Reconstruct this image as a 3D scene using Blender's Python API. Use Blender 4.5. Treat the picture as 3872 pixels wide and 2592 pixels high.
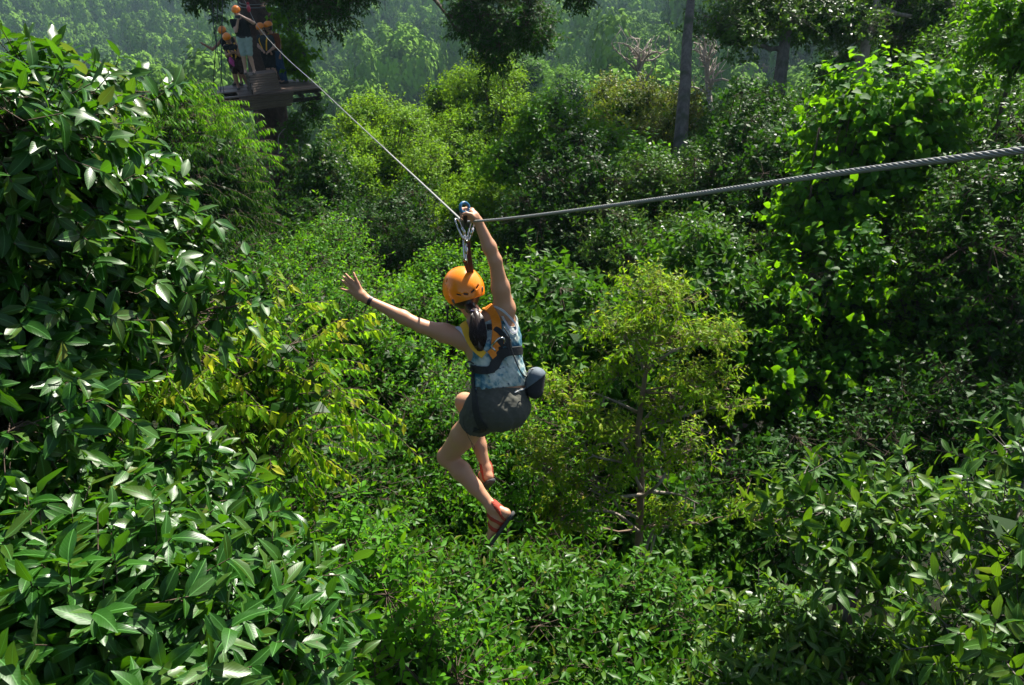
import bpy, math, random
import numpy as np
from mathutils import Vector, Matrix

for o in list(bpy.data.objects):
    bpy.data.objects.remove(o)
SC = bpy.context.scene
COL = SC.collection
PI = math.pi
V = Vector

# ------------------------------------------------------------------ camera
CAM_Z = 30.0
PITCH = math.radians(27.0)
F = 2953.0                                  # focal length in pixels of the 3872 x 2592 photograph
cam_data = bpy.data.cameras.new("camera")
cam_data.sensor_width = 36.0
cam_data.lens = 36.0 * F / 3872.0
cam_data.clip_start = 0.05
cam_data.clip_end = 4000.0
cam = bpy.data.objects.new("camera", cam_data)
COL.objects.link(cam)
cam.location = (0, 0, CAM_Z)
cam.rotation_euler = (PI / 2 - PITCH, 0, 0)
SC.camera = cam
CP, SP = math.cos(PITCH), math.sin(PITCH)
EYE = np.array([0, 0, CAM_Z])
FW = np.array([0, CP, -SP]); UP = np.array([0, SP, CP]); RT = np.array([1.0, 0, 0])

def P(px, py, d):
    """world point seen at photo pixel px, py at depth d metres"""
    return EYE + FW * d + RT * ((px - 1936.0) / F * d) + UP * ((1296.0 - py) / F * d)

# ------------------------------------------------------------------ light
SUN_EL, SUN_AZ = math.radians(50), math.radians(28)     # azimuth from the view direction, to the right
world = bpy.data.worlds.new("World")
SC.world = world
world.use_nodes = True
wn = world.node_tree
for n in list(wn.nodes): wn.nodes.remove(n)
sky = wn.nodes.new("ShaderNodeTexSky"); sky.sky_type = 'NISHITA'; sky.sun_disc = False
sky.sun_elevation = SUN_EL; sky.sun_rotation = SUN_AZ; sky.dust_density = 1.4
bg = wn.nodes.new("ShaderNodeBackground"); bg.inputs['Strength'].default_value = 0.05
wo = wn.nodes.new("ShaderNodeOutputWorld")
wn.links.new(sky.outputs[0], bg.inputs[0]); wn.links.new(bg.outputs[0], wo.inputs[0])
sun_d = bpy.data.lights.new("sun", 'SUN'); sun_d.energy = 5.0; sun_d.angle = math.radians(0.5)
sun_d.color = (1.0, 0.95, 0.85)
sun = bpy.data.objects.new("sun", sun_d); COL.objects.link(sun)
SUNV = V((math.sin(SUN_AZ) * math.cos(SUN_EL), math.cos(SUN_AZ) * math.cos(SUN_EL), math.sin(SUN_EL)))
sun.rotation_euler = (-SUNV).to_track_quat('-Z', 'Y').to_euler()
sun.location = (30, 40, 120)

SC.view_settings.view_transform = 'Standard'
SC.view_settings.look = 'None'
SC.view_settings.exposure = 1.45
SC.view_settings.gamma = 1.0
SC.view_settings.use_curve_mapping = False
SC.render.engine = 'CYCLES'
cy = SC.cycles
cy.max_bounces = 3; cy.diffuse_bounces = 1; cy.glossy_bounces = 1; cy.transmission_bounces = 1
cy.volume_bounces = 0; cy.transparent_max_bounces = 6
cy.use_denoising = True
try:
    cy.denoiser = 'OPENIMAGEDENOISE'; cy.denoising_input_passes = 'RGB_ALBEDO_NORMAL'
    cy.denoising_prefilter = 'ACCURATE'
except Exception:
    pass
cy.sample_clamp_indirect = 4.0
cy.caustics_reflective = False; cy.caustics_refractive = False

# ------------------------------------------------------------------ object helpers
def tag(o, label=None, cat=None, group=None, kind=None):
    if label: o['label'] = label
    if cat: o['category'] = cat
    if group: o['group'] = group
    if kind: o['kind'] = kind
    return o

def mesh_np(name, v, tris=None, quads=None, smooth=True, lc=None, uv=None):
    """mesh data from numpy arrays; tris and quads may both be given"""
    me = bpy.data.meshes.new(name)
    v = np.asarray(v, dtype=np.float32)
    polys = []
    nt = 0 if tris is None else len(tris); nq = 0 if quads is None else len(quads)
    loops = []
    if nt: loops.append(np.asarray(tris, dtype=np.int32).ravel())
    if nq: loops.append(np.asarray(quads, dtype=np.int32).ravel())
    loops = np.concatenate(loops) if loops else np.zeros(0, np.int32)
    starts = np.concatenate([np.arange(nt, dtype=np.int32) * 3, nt * 3 + np.arange(nq, dtype=np.int32) * 4])
    tot = np.concatenate([np.full(nt, 3, np.int32), np.full(nq, 4, np.int32)])
    me.vertices.add(len(v)); me.vertices.foreach_set('co', v.ravel())
    me.loops.add(len(loops)); me.loops.foreach_set('vertex_index', loops)
    me.polygons.add(nt + nq)
    me.polygons.foreach_set('loop_start', starts)
    try: me.polygons.foreach_set('loop_total', tot)
    except Exception: pass
    me.polygons.foreach_set('use_smooth', np.full(nt + nq, bool(smooth)))
    if lc is not None:
        a = me.color_attributes.new('lc', 'FLOAT_COLOR', 'POINT')
        a.data.foreach_set('color', np.asarray(lc, dtype=np.float32).ravel())
    me.update(calc_edges=True)
    return me

def obj(name, me, mat=None, parent=None, loc=None):
    o = bpy.data.objects.new(name, me)
    COL.objects.link(o)
    if mat is not None and me is not None and not me.materials:
        me.materials.append(mat)
    if loc is not None: o.location = loc
    if parent is not None:
        o.parent = parent
        # geometry is given in world coordinates: undo the parent's offset
        o.matrix_parent_inverse = parent.matrix_basis.inverted()
    return o

def empty(name, loc):
    o = bpy.data.objects.new(name, None); COL.objects.link(o)
    o.empty_display_size = 0.2; o.location = loc
    return o

def nrm(a):
    a = np.asarray(a, dtype=float)
    n = np.linalg.norm(a, axis=-1, keepdims=True)
    return a / np.maximum(n, 1e-9)

def tubes(Pn, Rn, sides=6, cap=False):
    """n tubes in one go: Pn (n,k,3) centre lines, Rn (n,k) radii -> verts, quads"""
    Pn = np.asarray(Pn, float); Rn = np.asarray(Rn, float)
    if Pn.ndim == 2: Pn = Pn[None]; Rn = Rn[None]
    n, k, _ = Pn.shape
    T = np.zeros_like(Pn)
    T[:, 1:-1] = Pn[:, 2:] - Pn[:, :-2]; T[:, 0] = Pn[:, 1] - Pn[:, 0]; T[:, -1] = Pn[:, -1] - Pn[:, -2]
    T = nrm(T)
    mean = nrm(Pn[:, -1] - Pn[:, 0])
    ref = np.where(np.abs(mean[:, 2:3]) < 0.8, np.array([[0, 0, 1.0]]), np.array([[1.0, 0.2, 0]]))
    A = nrm(np.cross(T, ref[:, None, :])); B = np.cross(T, A)
    ang = np.arange(sides) / sides * 2 * PI
    ring = (A[:, :, None, :] * np.cos(ang)[None, None, :, None] + B[:, :, None, :] * np.sin(ang)[None, None, :, None])
    v = Pn[:, :, None, :] + ring * Rn[:, :, None, None]
    idx = np.arange(n * k * sides).reshape(n, k, sides)
    a = idx[:, :-1]; b = idx[:, 1:]
    q = np.stack([a, np.roll(a, -1, 2), np.roll(b, -1, 2), b], -1).reshape(-1, 4)
    v = v.reshape(-1, 3)
    if cap:
        v0 = len(v)
        v = np.concatenate([v, Pn[:, 0], Pn[:, -1]])
        t = []
        for i in range(n):
            for s in range(sides):
                s2 = (s + 1) % sides
                t.append((v0 + i, idx[i, 0, s2], idx[i, 0, s])); t.append((v0 + n + i, idx[i, -1, s], idx[i, -1, s2]))
        return v, q, np.array(t)
    return v, q

class MB:
    """collects several shapes into ONE mesh"""
    def __init__(s): s.v = []; s.t = []; s.q = []; s.n = 0
    def add(s, v, q=None, t=None):
        v = np.asarray(v, float)
        if q is not None and len(q): s.q.append(np.asarray(q) + s.n)
        if t is not None and len(t): s.t.append(np.asarray(t) + s.n)
        s.v.append(v); s.n += len(v); return s
    def tube(s, pts, r, sides=8, cap=True):
        pts = np.asarray(pts, float); r = np.full(len(pts), r, float) if np.isscalar(r) else np.asarray(r, float)
        v, q, t = tubes(pts, r, sides, True); return s.add(v, q, t)
    def box(s, c, ax, ay, az, hx, hy, hz, bev=0.0):
        """box with half sizes along unit axes, edges bevelled by bev"""
        c = np.asarray(c, float); A = np.array([ax, ay, az], float)
        if bev <= 0:
            sg = np.array([[x, y, z] for x in (-1, 1) for y in (-1, 1) for z in (-1, 1)], float)
            v = c + (sg * [hx, hy, hz]) @ A
            q = [(0, 1, 3, 2), (4, 6, 7, 5), (0, 4, 5, 1), (2, 3, 7, 6), (0, 2, 6, 4), (1, 5, 7, 3)]
            return s.add(v, q)
        h = np.array([hx, hy, hz]); v = []; ix = {}
        for x in (-1, 1):
            for y in (-1, 1):
                for z in (-1, 1):
                    for a in range(3):
                        p = np.array([x, y, z]) * h
                        for b in range(3):
                            if b != a: p[b] -= np.sign(p[b]) * bev
                        ix[(x, y, z, a)] = len(v); v.append(p)
        q = []; t = []
        for a in range(3):
            b, d = (a + 1) % 3, (a + 2) % 3
            for sg in (-1, 1):
                f = []
                for (u, w) in ((-1, -1), (1, -1), (1, 1), (-1, 1)):
                    k = [0, 0, 0]; k[a] = sg; k[b] = u; k[d] = w; f.append(ix[(*k, a)])
                q.append(f if sg > 0 else f[::-1])
        for a in range(3):                       # edges along a
            b, d = (a + 1) % 3, (a + 2) % 3
            for u in (-1, 1):
                for w in (-1, 1):
                    k0 = [0, 0, 0]; k1 = [0, 0, 0]
                    k0[a] = -1; k1[a] = 1; k0[b] = k1[b] = u; k0[d] = k1[d] = w
                    q.append([ix[(*k0, b)], ix[(*k1, b)], ix[(*k1, d)], ix[(*k0, d)]])
        for x in (-1, 1):
            for y in (-1, 1):
                for z in (-1, 1): t.append([ix[(x, y, z, 0)], ix[(x, y, z, 1)], ix[(x, y, z, 2)]])
        return s.add(c + np.array(v) @ A, q, t)
    def ball(s, c, r, axes=None, nu=16, nv=10):
        r = np.array([r, r, r], float) if np.isscalar(r) else np.asarray(r, float)
        A = np.eye(3) if axes is None else np.asarray(axes, float)
        th = np.linspace(0, PI, nv + 1)[1:-1]; ph = np.arange(nu) / nu * 2 * PI
        p = np.stack([np.outer(np.sin(th), np.cos(ph)), np.outer(np.sin(th), np.sin(ph)), np.outer(np.cos(th), np.ones(nu))], -1).reshape(-1, 3)
        p = np.concatenate([p, [[0, 0, 1], [0, 0, -1]]])
        v = np.asarray(c, float) + (p * r) @ A
        q = []; t = []
        for i in range(nv - 2):
            for j in range(nu):
                j2 = (j + 1) % nu; q.append((i * nu + j, (i + 1) * nu + j, (i + 1) * nu + j2, i * nu + j2))
        n = (nv - 1) * nu
        for j in range(nu):
            j2 = (j + 1) % nu; t.append((n, j, j2)); t.append((n + 1, (nv - 2) * nu + j2, (nv - 2) * nu + j))
        return s.add(v, q, t)
    def build(s, name, mat, parent=None, smooth=True):
        v = np.concatenate(s.v)
        me = mesh_np(name, v, np.concatenate(s.t) if s.t else None, np.concatenate(s.q) if s.q else None, smooth)
        return obj(name, me, mat, parent)

# ------------------------------------------------------------------ materials
def new_mat(name):
    m = bpy.data.materials.new(name); m.use_nodes = True
    nt = m.node_tree
    for n in list(nt.nodes): nt.nodes.remove(n)
    return m, nt
def N(nt, t, **k):
    n = nt.nodes.new(t)
    for a, b in k.items(): setattr(n, a, b)
    return n
def mixc(nt, a, b, f, bt='MIX'):
    m = N(nt, "ShaderNodeMix", data_type='RGBA', blend_type=bt)
    for s, x in ((m.inputs[0], f), (m.inputs[6], a), (m.inputs[7], b)):
        if hasattr(x, 'is_linked') or isinstance(x, bpy.types.NodeSocket): nt.links.new(x, s)
        else: s.default_value = (*x, 1) if isinstance(x, tuple) else x
    return m.outputs[2]
def mathn(nt, op, a, b=0.0, c=None):
    m = N(nt, "ShaderNodeMath", operation=op)
    for s, x in zip(m.inputs, (a, b, c)):
        if x is None: continue
        if isinstance(x, bpy.types.NodeSocket): nt.links.new(x, s)
        else: s.default_value = x
    return m.outputs[0]
def ramp(nt, x, stops):
    r = N(nt, "ShaderNodeValToRGB"); nt.links.new(x, r.inputs[0])
    e = r.color_ramp.elements
    while len(e) < len(stops): e.new(0.5)
    for k, (p, c) in zip(e, stops): k.position = p; k.color = (*c, 1)
    return r.outputs[0]
def noise(nt, scale, detail=3.0, coord='Object', rough=0.55, vec=None):
    n = N(nt, "ShaderNodeTexNoise"); n.inputs['Scale'].default_value = scale
    n.inputs['Detail'].default_value = detail; n.inputs['Roughness'].default_value = rough
    if vec is None:
        tc = N(nt, "ShaderNodeTexCoord"); vec = tc.outputs[coord]
    nt.links.new(vec, n.inputs['Vector'])
    return n.outputs[0]
def finish(nt, col, rough=0.6, bump=None, bstr=0.3, bdist=0.01, spec=0.5, metal=0.0, **extra):
    p = N(nt, "ShaderNodeBsdfPrincipled"); o = N(nt, "ShaderNodeOutputMaterial")
    if isinstance(col, bpy.types.NodeSocket): nt.links.new(col, p.inputs['Base Color'])
    else: p.inputs['Base Color'].default_value = (*col, 1)
    if isinstance(rough, bpy.types.NodeSocket): nt.links.new(rough, p.inputs['Roughness'])
    else: p.inputs['Roughness'].default_value = rough
    p.inputs['Specular IOR Level'].default_value = spec
    p.inputs['Metallic'].default_value = metal
    for k, x in extra.items(): p.inputs[k.replace('_', ' ')].default_value = x
    if bump is not None:
        b = N(nt, "ShaderNodeBump"); b.inputs['Strength'].default_value = bstr; b.inputs['Distance'].default_value = bdist
        nt.links.new(bump, b.inputs['Height']); nt.links.new(b.outputs[0], p.inputs['Normal'])
    nt.links.new(p.outputs[0], o.inputs[0])
    return p

def mat_simple(name, c1, c2=None, rough=0.6, scale=8.0, bump=0.0, spec=0.5, metal=0.0, bdist=0.004, **extra):
    m, nt = new_mat(name)
    n = noise(nt, scale, 5)
    col = mixc(nt, c1, c2 or tuple(x * 0.7 for x in c1), n)
    finish(nt, col, rough, n if bump else None, bump, bdist, spec, metal, **extra)
    return m

LEAF_K = 0.80
def leaf_mat(name, dark, light, flush, trans, tfac=0.40, rough=0.36, spec=0.5, veins=False, far=False):
    """two-sided leaf: glossy skin over diffuse, light shining through. lc = (random, across, along, flush)"""
    if not veins and not far: dark = tuple(x * .75 for x in dark); light = tuple(x * 1.32 for x in light)
    dark, light, trans = [(c[0] * LEAF_K * .84, c[1] * LEAF_K, c[2] * LEAF_K * .5) for c in (dark, light, tuple(x * .80 for x in trans))]; flush = tuple(x * .68 for x in flush)
    m, nt = new_mat(name)
    at = N(nt, "ShaderNodeAttribute", attribute_name='lc', attribute_type='GEOMETRY')
    sep = N(nt, "ShaderNodeSeparateColor"); nt.links.new(at.outputs['Color'], sep.inputs[0])
    oi = N(nt, "ShaderNodeObjectInfo")
    r = mathn(nt, 'FRACT', mathn(nt, 'ADD', sep.outputs[0], oi.outputs['Random']))
    geo = N(nt, "ShaderNodeNewGeometry")
    big = noise(nt, 0.9 if not far else 0.02, 2, vec=geo.outputs['Position'])
    if far: r = mathn(nt, 'ADD', mathn(nt, 'MULTIPLY', sep.outputs[0], 0.35), mathn(nt, 'MULTIPLY', oi.outputs['Random'], 0.65))
    r2 = mathn(nt, 'ADD', mathn(nt, 'MULTIPLY', r, 0.75), mathn(nt, 'MULTIPLY', mathn(nt, 'SUBTRACT', big, 0.3), 0.7))
    c = ramp(nt, r2, [(0.0, dark), (0.75, light), (1.0, tuple(x * 1.15 for x in light))])
    c = mixc(nt, c, flush, at.outputs['Alpha'])
    tr = mixc(nt, trans, tuple(min(1, x * 2.2) for x in flush), mathn(nt, 'MULTIPLY', at.outputs['Alpha'], 0.8))
    tr = mixc(nt, tr, tuple(x * 0.45 for x in trans), mathn(nt, 'MULTIPLY', r, 0.7))
    bumpv = None
    if veins:
        u = mathn(nt, 'ABSOLUTE', mathn(nt, 'SUBTRACT', sep.outputs[1], 0.5))
        mid = mathn(nt, 'LESS_THAN', u, 0.03)
        w = mathn(nt, 'SUBTRACT', mathn(nt, 'MULTIPLY', sep.outputs[2], 9.0), mathn(nt, 'MULTIPLY', u, 5.0))
        sv = mathn(nt, 'ABSOLUTE', mathn(nt, 'SUBTRACT', mathn(nt, 'FRACT', w), 0.5))
        svm = mathn(nt, 'LESS_THAN', sv, 0.045)
        c = mixc(nt, c, tuple(min(1, x * 1.9 + 0.03) for x in light), mathn(nt, 'MULTIPLY', svm, 0.35))
        c = mixc(nt, c, tuple(min(1, x * 2.4 + 0.05) for x in light), mathn(nt, 'MULTIPLY', mid, 0.85))
        bumpv = mathn(nt, 'ADD', mathn(nt, 'MULTIPLY', sv, 1.0), mathn(nt, 'MULTIPLY', noise(nt, 60, 2), 0.5))
        spots = noise(nt, 55, 2)
        c = mixc(nt, c, (0.10, 0.07, 0.02), mathn(nt, 'MULTIPLY', mathn(nt, 'GREATER_THAN', spots, 0.74), 0.8))
    # paler underside
    c = mixc(nt, c, mixc(nt, c, (0.10, 0.17, 0.06), 0.45), geo.outputs['Backfacing'])
    p = N(nt, "ShaderNodeBsdfPrincipled"); nt.links.new(c, p.inputs['Base Color'])
    rr = mathn(nt, 'ADD', mathn(nt, 'MULTIPLY', r, 0.20), rough - 0.05)
    rr = mathn(nt, 'ADD', rr, mathn(nt, 'MULTIPLY', geo.outputs['Backfacing'], 0.2))
    nt.links.new(rr, p.inputs['Roughness']); p.inputs['Specular IOR Level'].default_value = spec * (0.85 if veins else 0.38)
    if bumpv is not None:
        b = N(nt, "ShaderNodeBump"); b.inputs['Strength'].default_value = 0.10; b.inputs['Distance'].default_value = 0.002
        nt.links.new(bumpv, b.inputs['Height']); nt.links.new(b.outputs[0], p.inputs['Normal'])
    t = N(nt, "ShaderNodeBsdfTranslucent"); nt.links.new(tr, t.inputs[0])
    mx = N(nt, "ShaderNodeMixShader"); mx.inputs[0].default_value = tfac
    nt.links.new(p.outputs[0], mx.inputs[1]); nt.links.new(t.outputs[0], mx.inputs[2])
    o = N(nt, "ShaderNodeOutputMaterial"); nt.links.new(mx.outputs[0], o.inputs[0])
    return m

def bark_mat(name, c1, c2, scale=6.0, rough=0.85, moss=None, stretch=0.18, bump=0.8, bd=0.03):
    m, nt = new_mat(name)
    tc = N(nt, "ShaderNodeTexCoord"); mp = N(nt, "ShaderNodeMapping"); nt.links.new(tc.outputs['Object'], mp.inputs[0])
    mp.inputs['Scale'].default_value = (1, 1, stretch)
    n1 = noise(nt, scale, 6, vec=mp.outputs[0], rough=0.65)
    n2 = noise(nt, scale * 0.25, 3)
    col = ramp(nt, n1, [(0.32, c2), (0.62, c1)])
    col = mixc(nt, col, tuple(x * 0.55 for x in c1), mathn(nt, 'MULTIPLY', n2, 0.6))
    if moss: col = mixc(nt, col, moss, ramp(nt, n2, [(0.5, (0, 0, 0)), (0.65, (0.8, 0.8, 0.8))]))
    finish(nt, col, rough, n1, bump, bd, 0.25)
    return m
# ================================================================== foliage toolkit
def rngof(s): return np.random.default_rng(s)

# leaf templates: rows of (across, along, lift); lc across / along per vertex; triangles
def leaf_template(kind):
    if kind == 'fine':       # 4 triangles: folded lozenge
        v = [(0, 0, 0), (-.5, .45, .10), (.5, .45, .10), (0, .5, 0), (0, 1, 0)]
        t = [(0, 3, 1), (0, 2, 3), (1, 3, 4), (3, 2, 4)]
    elif kind == 'tiny':     # 2 triangles
        v = [(0, 0, 0), (-.5, .5, .06), (.5, .5, .06), (0, 1, -.02)]
        t = [(0, 2, 1), (1, 2, 3)]
    elif kind == 'heart':
        v = [(0, .08, 0), (-.30, 0, .05), (.30, 0, .05), (-.52, .28, .10), (.52, .28, .10), (0, .4, 0), (-.36, .62, .05), (.36, .62, .05), (0, 1, -.05)]
        t = [(0, 5, 1), (1, 5, 3), (3, 5, 6), (6, 5, 8), (0, 2, 5), (2, 4, 5), (4, 7, 5), (7, 8, 5)]
    else:                    # 'big' 20 triangles, 'mid' 12
        rows = [(.14, .58), (.32, .92), (.52, 1.0), (.72, .80), (.88, .44)] if kind == 'big' else [(.2, .72), (.5, 1.0), (.8, .62)]
        v = [(0, 0, 0)]; t = []
        for (y, w) in rows: v += [(-w / 2, y, .11 * w), (0, y, 0), (w / 2, y, .11 * w)]
        v.append((0, 1, 0)); n = len(v) - 1
        t += [(0, 2, 1), (0, 3, 2)]
        for k in range(len(rows) - 1):
            a = 1 + 3 * k; b = a + 3
            t += [(a, a + 1, b + 1), (a, b + 1, b), (a + 1, a + 2, b + 2), (a + 1, b + 2, b + 1)]
        a = n - 3; t += [(a, a + 1, n), (a + 1, a + 2, n)]
    return np.array(v, float), np.array(t, int)
TPL = {k: leaf_template(k) for k in ('fine', 'tiny', 'heart', 'big', 'mid')}

def leaves_mesh(name, tpl, pos, D, Nn, L, W, rnd, flush, droop, bend=None, wave=None):
    """one mesh of all leaves: pos, D (direction), Nn (upper side), L, W lengths, per-leaf droop"""
    tv, tt = TPL[tpl]
    n = len(pos); m = len(tv)
    D = nrm(D); Nn = Nn - D * np.sum(Nn * D, 1, keepdims=True); Nn = nrm(Nn); S = np.cross(D, Nn)
    x = tv[None, :, 0] * W[:, None]
    y = tv[None, :, 1] * L[:, None]
    z = tv[None, :, 2] * W[:, None] * 1.3 - (tv[None, :, 1] ** 2) * (droop * L)[:, None]
    if bend is not None: x = x + (tv[None, :, 1] ** 2) * (bend * L)[:, None]
    if wave is not None:
        z = z + np.abs(tv[None, :, 0]) * np.sin(tv[None, :, 1] * 11 + wave[:, None]) * W[:, None] * 0.16
    v = pos[:, None, :] + S[:, None, :] * x[..., None] + D[:, None, :] * y[..., None] + Nn[:, None, :] * z[..., None]
    t = tt[None] + (np.arange(n) * m)[:, None, None]
    lc = np.empty((n, m, 4), np.float32)
    lc[..., 0] = rnd[:, None]; lc[..., 1] = tv[None, :, 0] + .5; lc[..., 2] = tv[None, :, 1]; lc[..., 3] = flush[:, None]
    return mesh_np(name, v.reshape(-1, 3), tris=t.reshape(-1, 3), smooth=(tpl in ('big', 'mid', 'heart')), lc=lc.reshape(-1, 4))

def twig_leaves(rng, O, D, tl, per, L, up=0.8, droop=0.15, spread=0.9, style='spiral', flush=0.0, tipflush=0.0):
    """leaves on twigs. O, D (n,3) start and direction, tl (n) twig length"""
    n = len(O); k = per
    if style == 'pinnate':
        t = (np.arange(k) // 2 + 1) / (k // 2)
        t = np.broadcast_to(0.15 + 0.85 * t, (n, k))
        side = nrm(np.cross(D, np.array([0, 0, 1.0])) + 1e-6)
        sg = np.where(np.arange(k) % 2 == 0, 1.0, -1.0)
        sag = (t ** 2) * 0.30
        p = O[:, None] + D[:, None] * (t * tl[:, None])[..., None]
        p[..., 2] -= sag * tl[:, None]
        d = side[:, None] * sg[None, :, None] * 0.75 + D[:, None] * 0.45 + np.array([0, 0, -0.75 * droop * 4])
        d = d + rng.normal(0, .14, (n, k, 3))
        N_ = np.array([0, 0, 1.0]) + rng.normal(0, .25, (n, k, 3)) + side[:, None] * sg[None, :, None] * 0.5
    else:
        u = rng.random((n, k)) * 0.22
        t = np.clip((np.arange(k) + 1) / k - u, 0.05, 1.0)
        if style == 'whorl': t = 1 - (1 - t) ** 2.2
        a1 = nrm(np.cross(D, np.array([0.13, 0.21, 1.0]))); a2 = np.cross(D, a1)
        ang = np.arange(k) * 2.39996 + rng.random((n, 1)) * 6.28 + rng.normal(0, .25, (n, k))
        rad = a1[:, None] * np.cos(ang)[..., None] + a2[:, None] * np.sin(ang)[..., None]
        p = O[:, None] + D[:, None] * (t * tl[:, None])[..., None]
        d = D[:, None] * (0.55 + 0.5 * (t[..., None] > .93)) + rad * spread + rng.normal(0, .15, (n, k, 3))
        d[..., 2] -= droop
        N_ = np.array([0, 0, up * .65]) + D[:, None] * 0.75 + rng.normal(0, .38, (n, k, 3))
    d = nrm(d)
    LL = L * (0.55 + 0.75 * rng.random((n, k)) ** .8)
    fl = np.clip(flush + tipflush * (t > 0.85) * rng.random((n, 1)) ** 2 * 1.6, 0, 1)
    r = np.clip(rng.random((n, 1)) * 0.5 + rng.random((n, k)) * 0.5, 0, .999)
    return (p.reshape(-1, 3), d.reshape(-1, 3), N_.reshape(-1, 3), LL.ravel(), np.broadcast_to(r, (n, k)).ravel(), np.broadcast_to(fl, (n, k)).ravel())

def lump(rng, dirs, amp=0.25, nf=7):
    """smooth random function on the sphere"""
    f = np.zeros(len(dirs))
    for i in range(nf):
        w = rng.normal(0, 1, 3) * (2.0 + 0.9 * i); f += np.sin(dirs @ w + rng.random() * 6.28) / (1 + 0.35 * i)
    return 1 + amp * f / 2.0

def crown_tips(rng, blobs, nclump, ntwig, clump_r, inner=0.45, lumpy=0.32, zsq=0.55, bottom=-0.55):
    """clumped twig origins + outward directions over a union of ellipsoids [(centre, radii), ...]"""
    B = [(np.asarray(c, float), np.asarray([r] * 3 if np.isscalar(r) else r, float)) for c, r in blobs]
    area = np.array([(r[0] * r[1] + r[0] * r[2] + r[1] * r[2]) for c, r in B]); area /= area.sum()
    C_, O_, Cc = [], [], []
    for (c, r), a in zip(B, area):
        m = max(3, int(nclump * a))
        d = nrm(rng.normal(0, 1, (m * 3, 3)))
        d = d[d[:, 2] > bottom][:m]
        f = lump(rng, d, lumpy)
        rad = 1 - (rng.random(len(d)) ** 1.9) * (1 - inner)
        p = c + d * r * (rad * f)[:, None]
        keep = np.ones(len(p), bool)
        for (c2, r2) in B:
            if c2 is c: continue
            keep &= (((p - c2) / r2) ** 2).sum(1) > 0.45
        C_.append(p[keep]); O_.append(nrm(d / r)[keep]); Cc.append(np.broadcast_to(c - np.array([0, 0, r[2] * 0.45]), (keep.sum(), 3)))
    C_ = np.concatenate(C_); O_ = np.concatenate(O_); Cc = np.concatenate(Cc)
    m = len(C_)
    q = rng.normal(0, 1, (m, ntwig, 3)); q = nrm(q) * (rng.random((m, ntwig, 1)) ** 0.45)
    q[..., 2] *= zsq; q[..., 2] -= 0.35 * (q[..., 0] ** 2 + q[..., 1] ** 2)
    size = clump_r * (0.6 + 0.8 * rng.random((m, 1, 1)))
    T = C_[:, None] + q * size
    TD = nrm(q * 1.0 + O_[:, None] * 0.75 + np.array([0, 0, 0.25]) + rng.normal(0, .3, (m, ntwig, 3)))
    return C_, O_, Cc, T.reshape(-1, 3), TD.reshape(-1, 3), ntwig

LEAF_COUNT = [0]
def frustum_mask(p, margin=0.12):
    q = p - EYE; d = q @ FW; x = (q @ RT) / np.maximum(d, .01) * F / 1936.0; y = (q @ UP) / np.maximum(d, .01) * F / 1296.0
    return (d > 0.2) & (np.abs(x) < 1 + margin) & (np.abs(y) < 1 + margin), d, x, y

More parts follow.
